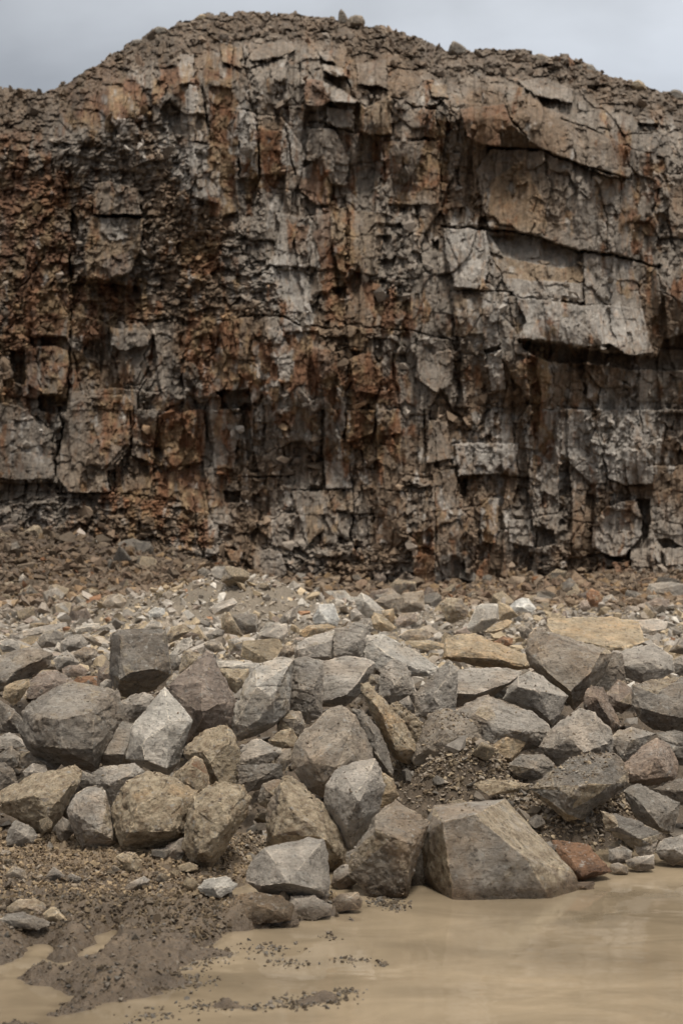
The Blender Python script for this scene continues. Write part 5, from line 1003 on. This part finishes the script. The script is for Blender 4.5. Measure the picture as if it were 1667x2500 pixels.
def single_stones():
    """the largest loose stones, each a thing of its own"""
    n = 0
    zones = [((10.4, 12.5), 42, (.09, .22), 'gptbd', 'rubble just behind the crest of the pile', 1.), ((12.5, 16), 62, (.12, .32), 'gptbdr', 'rubble in the middle of the bench', 1.),
             ((16, 22), 58, (.18, .48), 'gptbdr', 'rubble at the back of the bench', 1.), ((21.8, 26), 50, (.2, .5), 'gbdr', 'dark debris at the cliff foot', .72), ((6.95, 10), 60, (.10, .24), 'gbde', 'chips between the boulders', .8), ((6.35, 7.15), 14, (.05, .11), 'gtb', 'dirt apron at the left', .85)]
    word = {'g': 'grey', 'p': 'pale', 't': 'tan', 'b': 'brown', 'd': 'dark', 'r': 'reddish', 'e': 'earthy'}
    for (Dr, cnt, sr, keys, where, lum) in zones:
        apron = Dr[1] < 7.5
        for _ in range(cnt):
            for tr in range(20):
                D = math.sqrt(random.uniform(Dr[0]**2, Dr[1]**2)); px = random.uniform(0 if not apron else 10, 1660 if not apron else 560); X = ux(px, D)
                if apron or not in_rock(np.array([X]), np.array([D]), .45)[0]: break
            s = sr[0]+(sr[1]-sr[0])*random.random()**1.8; k = random.choice(keys)
            me = PRO[n % len(PRO)]
            if n == 0: o = bpy.data.objects.new('stone', me)
            else: o = first.copy(); o.data = me
            COL.objects.link(o)
            if n == 0: first = o
            z = float(ground_h(np.array([X]), np.array([D]))[0])
            o.location = (X, D, z+s*random.uniform(.08, .25)+(.08 if Dr[0] == 6.95 else 0)); o.scale = (s, s*random.uniform(.8, 1.1), s*random.uniform(.8, 1.2))
            o.rotation_euler = (random.gauss(0, .45), random.gauss(0, .35), random.uniform(0, 6.28))
            c = PAL[k]; j = random.uniform(.72, .92)*lum; o.color = (c[0]*j, c[1]*j, c[2]*j, random.choice((.05, .2, .5, .8)))
            tag(o, 'loose %s stone lying in the %s' % (word[k], where), 'stone', 'loose %s stones in the %s' % (word[k], where)); n += 1
single_stones()

# ---------------------------------------------------------------- single rocks on the skyline of the cliff
def crest():
    L = [('rock', 2, 'b', [(742,165),(748,62),(762,42),(788,70),(815,118),(818,165)], 'thin spike of rock standing on the skyline of the cliff', 31.),
         ('boulder', 2, 'b', [(806,150),(812,100),(850,85),(905,92),(922,125),(915,158),(860,165)], 'squat boulder on the skyline right of the thin spike', 31.),
         ('boulder', 3, 'd', [(66,330),(75,275),(98,248),(150,270),(190,300),(200,350),(120,360)], 'pointed boulder on the right shoulder of the cliff skyline', 30.),
         ('boulder', 3, 'b', [(597,370),(610,340),(660,330),(740,365),(760,410),(680,420),(600,400)], 'low grey brown boulder on the cliff skyline near the rusty boulder', 30.),
         ('boulder', 3, 'o', [(750,400),(755,355),(795,340),(845,345),(880,395),(870,450),(790,450)], 'rusty boulder on the right part of the cliff skyline', 29.8),
         ('boulder', 3, 'd', [(880,430),(885,400),(950,393),(1000,405),(1030,450),(990,500),(900,490)], 'dark boulder right of the rusty boulder on the cliff skyline', 29.7),
         ('boulder', 3, 't', [(1222,545),(1235,515),(1285,500),(1325,525),(1338,560),(1260,570)], 'tan boulder far right on the cliff skyline', 29.5),
         ('boulder', 3, 'd', [(1470,620),(1475,575),(1500,560),(1550,568),(1590,600),(1580,640),(1500,650)], 'dark boulder at the right end of the cliff skyline', 29.4),
         ('rock', 1, 'd', [(965,220),(980,170),(1005,160),(1060,170),(1080,200),(1040,235)], 'dark rock on the left slope of the cliff skyline', 30.5),
         ('rock', 1, 'g', [(835,275),(845,252),(885,243),(920,250),(915,280),(860,290)], 'flat grey rock low on the left slope of the skyline', 30.2),
         ('rock', 1, 't', [(1240,110),(1275,85),(1310,84),(1335,105),(1310,130),(1250,130)], 'tan rock on the upper left of the cliff skyline', 30.8)]
    xs = CLV[CLN-1]
    for k, (name, t, col, out, label, D) in enumerate(L):
        ox, oy = CO[t]; Q = [(ox+a/T3, oy+b/T3) for a, b in out]
        cx = np.mean([q[0] for q in Q]); cy = np.mean([q[1] for q in Q]); px = xs[:, 0]/xs[:, 1]*F+CX
        D = float(np.interp(cx, px, xs[:, 1]))-.15
        w = (max(q[0] for q in Q)-min(q[0] for q in Q))/F*D; y1 = max(q[1] for q in Q)
        P = [pt(x, y+6, D+w*.1) for x, y in Q]+[pt(cx+(x-cx)*.6, cy+(y-cy)*.6, D-w*.2) for x, y in Q]+[pt(cx+(x-cx)*.8, cy+(y-cy)*.8, D+w*.6) for x, y in Q]
        b = Vector(pt(cx, y1, D)); me = rock_mesh(name, [Vector(p)-b for p in P], w, w/16, 700+k, .8, 4)
        o = link(name, me, None, b); c = PAL[col]; o.color = (c[0]*.7, c[1]*.7, c[2]*.7, .2)
        tag(o, label, 'boulder' if name == 'boulder' else 'rock', 'rocks on the skyline')
crest()
# ---------------------------------------------------------------- sky, sun, camera
SKYOFF = (0, 0, 0)
def build_world():
    w = bpy.data.worlds.new("World"); S.world = w; w.use_nodes = True; t = w.node_tree; t.nodes.clear()
    N = t.nodes.new; L = t.links.new
    out = N('ShaderNodeOutputWorld'); bg = N('ShaderNodeBackground'); L(bg.outputs[0], out.inputs[0])
    sky = N('ShaderNodeTexSky'); sky.sky_type = 'NISHITA'; sky.sun_disc = False
    sky.sun_elevation = math.radians(68); sky.sun_rotation = math.radians(163); sky.dust_density = 4; sky.air_density = 1.2
    tc = N('ShaderNodeTexCoord'); sp = N('ShaderNodeSeparateXYZ'); L(tc.outputs['Generated'], sp.inputs[0])
    # overcast: brighter towards the zenith
    g = N('ShaderNodeMapRange'); L(sp.outputs[2], g.inputs[0]); g.inputs[1].default_value = -.05; g.inputs[2].default_value = 1.0; g.inputs[3].default_value = 1.05; g.inputs[4].default_value = 13.
    ns = N('ShaderNodeTexNoise'); ns.inputs['Scale'].default_value = 4.5; ns.inputs['Detail'].default_value = 6; ns.inputs['Roughness'].default_value = .48; ns.inputs['Distortion'].default_value = .25
    mp = N('ShaderNodeMapping'); mp.inputs[3].default_value = (1, 1, 1.7); mp.inputs[1].default_value = (SKYOFF[0], SKYOFF[1], SKYOFF[2]); L(tc.outputs['Generated'], mp.inputs[0]); L(mp.outputs[0], ns.inputs['Vector'])
    r = N('ShaderNodeMapRange'); L(ns.outputs['Fac'], r.inputs[0]); r.inputs[1].default_value = .33; r.inputs[2].default_value = .68; r.inputs[3].default_value = .76; r.inputs[4].default_value = 1.24
    m = N('ShaderNodeMath'); m.operation = 'MULTIPLY'; L(g.outputs[0], m.inputs[0]); L(r.outputs[0], m.inputs[1])
    xr = N('ShaderNodeMapRange'); L(sp.outputs[0], xr.inputs[0]); xr.inputs[1].default_value = -.3; xr.inputs[2].default_value = .3; xr.inputs[3].default_value = .86; xr.inputs[4].default_value = 1.2; m0 = N('ShaderNodeMath'); m0.operation = 'MULTIPLY'; L(m.outputs[0], m0.inputs[0]); L(xr.outputs[0], m0.inputs[1]); m = m0
    tint = N('ShaderNodeMix'); tint.data_type = 'RGBA'; L(r.outputs[0], tint.inputs[0]); tint.inputs[6].default_value = (.82, .92, 1.05, 1); tint.inputs[7].default_value = (.91, .97, 1.06, 1)
    wm = N('ShaderNodeMapRange'); L(sp.outputs[2], wm.inputs[0]); wm.inputs[1].default_value = .3; wm.inputs[2].default_value = .8
    t2 = N('ShaderNodeMix'); t2.data_type = 'RGBA'; L(wm.outputs[0], t2.inputs[0]); L(tint.outputs[2], t2.inputs[6]); t2.inputs[7].default_value = (1.03, .98, .90, 1)
    vm = N('ShaderNodeVectorMath'); vm.operation = 'SCALE'; L(t2.outputs[2], vm.inputs[0]); L(m.outputs[0], vm.inputs[3])
    mx = N('ShaderNodeMix'); mx.data_type = 'RGBA'; mx.inputs[0].default_value = .93; L(sky.outputs[0], mx.inputs[6]); L(vm.outputs[0], mx.inputs[7])
    L(mx.outputs[2], bg.inputs[0]); bg.inputs[1].default_value = .053
build_world()
sd = bpy.data.lights.new('sun', 'SUN'); sd.energy = 1.5; sd.angle = math.radians(11); sd.color = (1, .95, .87)
so = bpy.data.objects.new('sun', sd); COL.objects.link(so)
# light comes from behind the camera, high and slightly from the left
el, az = math.radians(68), math.radians(163)
dv = Vector((math.sin(az)*math.cos(el), math.cos(az)*math.cos(el), math.sin(el)))
so.rotation_euler = dv.to_track_quat('Z', 'Y').to_euler(); so.location = (-5, -5, 15)
cd = bpy.data.cameras.new('camera'); co = bpy.data.objects.new('camera', cd); COL.objects.link(co)
co.location = (0, 0, CZ); co.rotation_euler = (math.radians(90), 0, 0)
cd.sensor_fit = 'VERTICAL'; cd.sensor_height = 36; cd.sensor_width = 24; cd.lens = 50; cd.shift_y = 80/2500; cd.shift_x = 0
cd.clip_start = .1; cd.clip_end = 500
cd.dof.use_dof = True; cd.dof.focus_distance = 8.3; cd.dof.aperture_fstop = 3.2
S.camera = co
S.view_settings.view_transform = 'Standard'; S.view_settings.look = 'None'; S.view_settings.exposure = EXPO; S.view_settings.gamma = 1
c = S.cycles; c.max_bounces = 5; c.diffuse_bounces = 3; c.glossy_bounces = 2; c.transmission_bounces = 1; c.volume_bounces = 0; c.use_adaptive_sampling = True; c.adaptive_threshold = .012
c.use_denoising = True
S.render.use_persistent_data = False
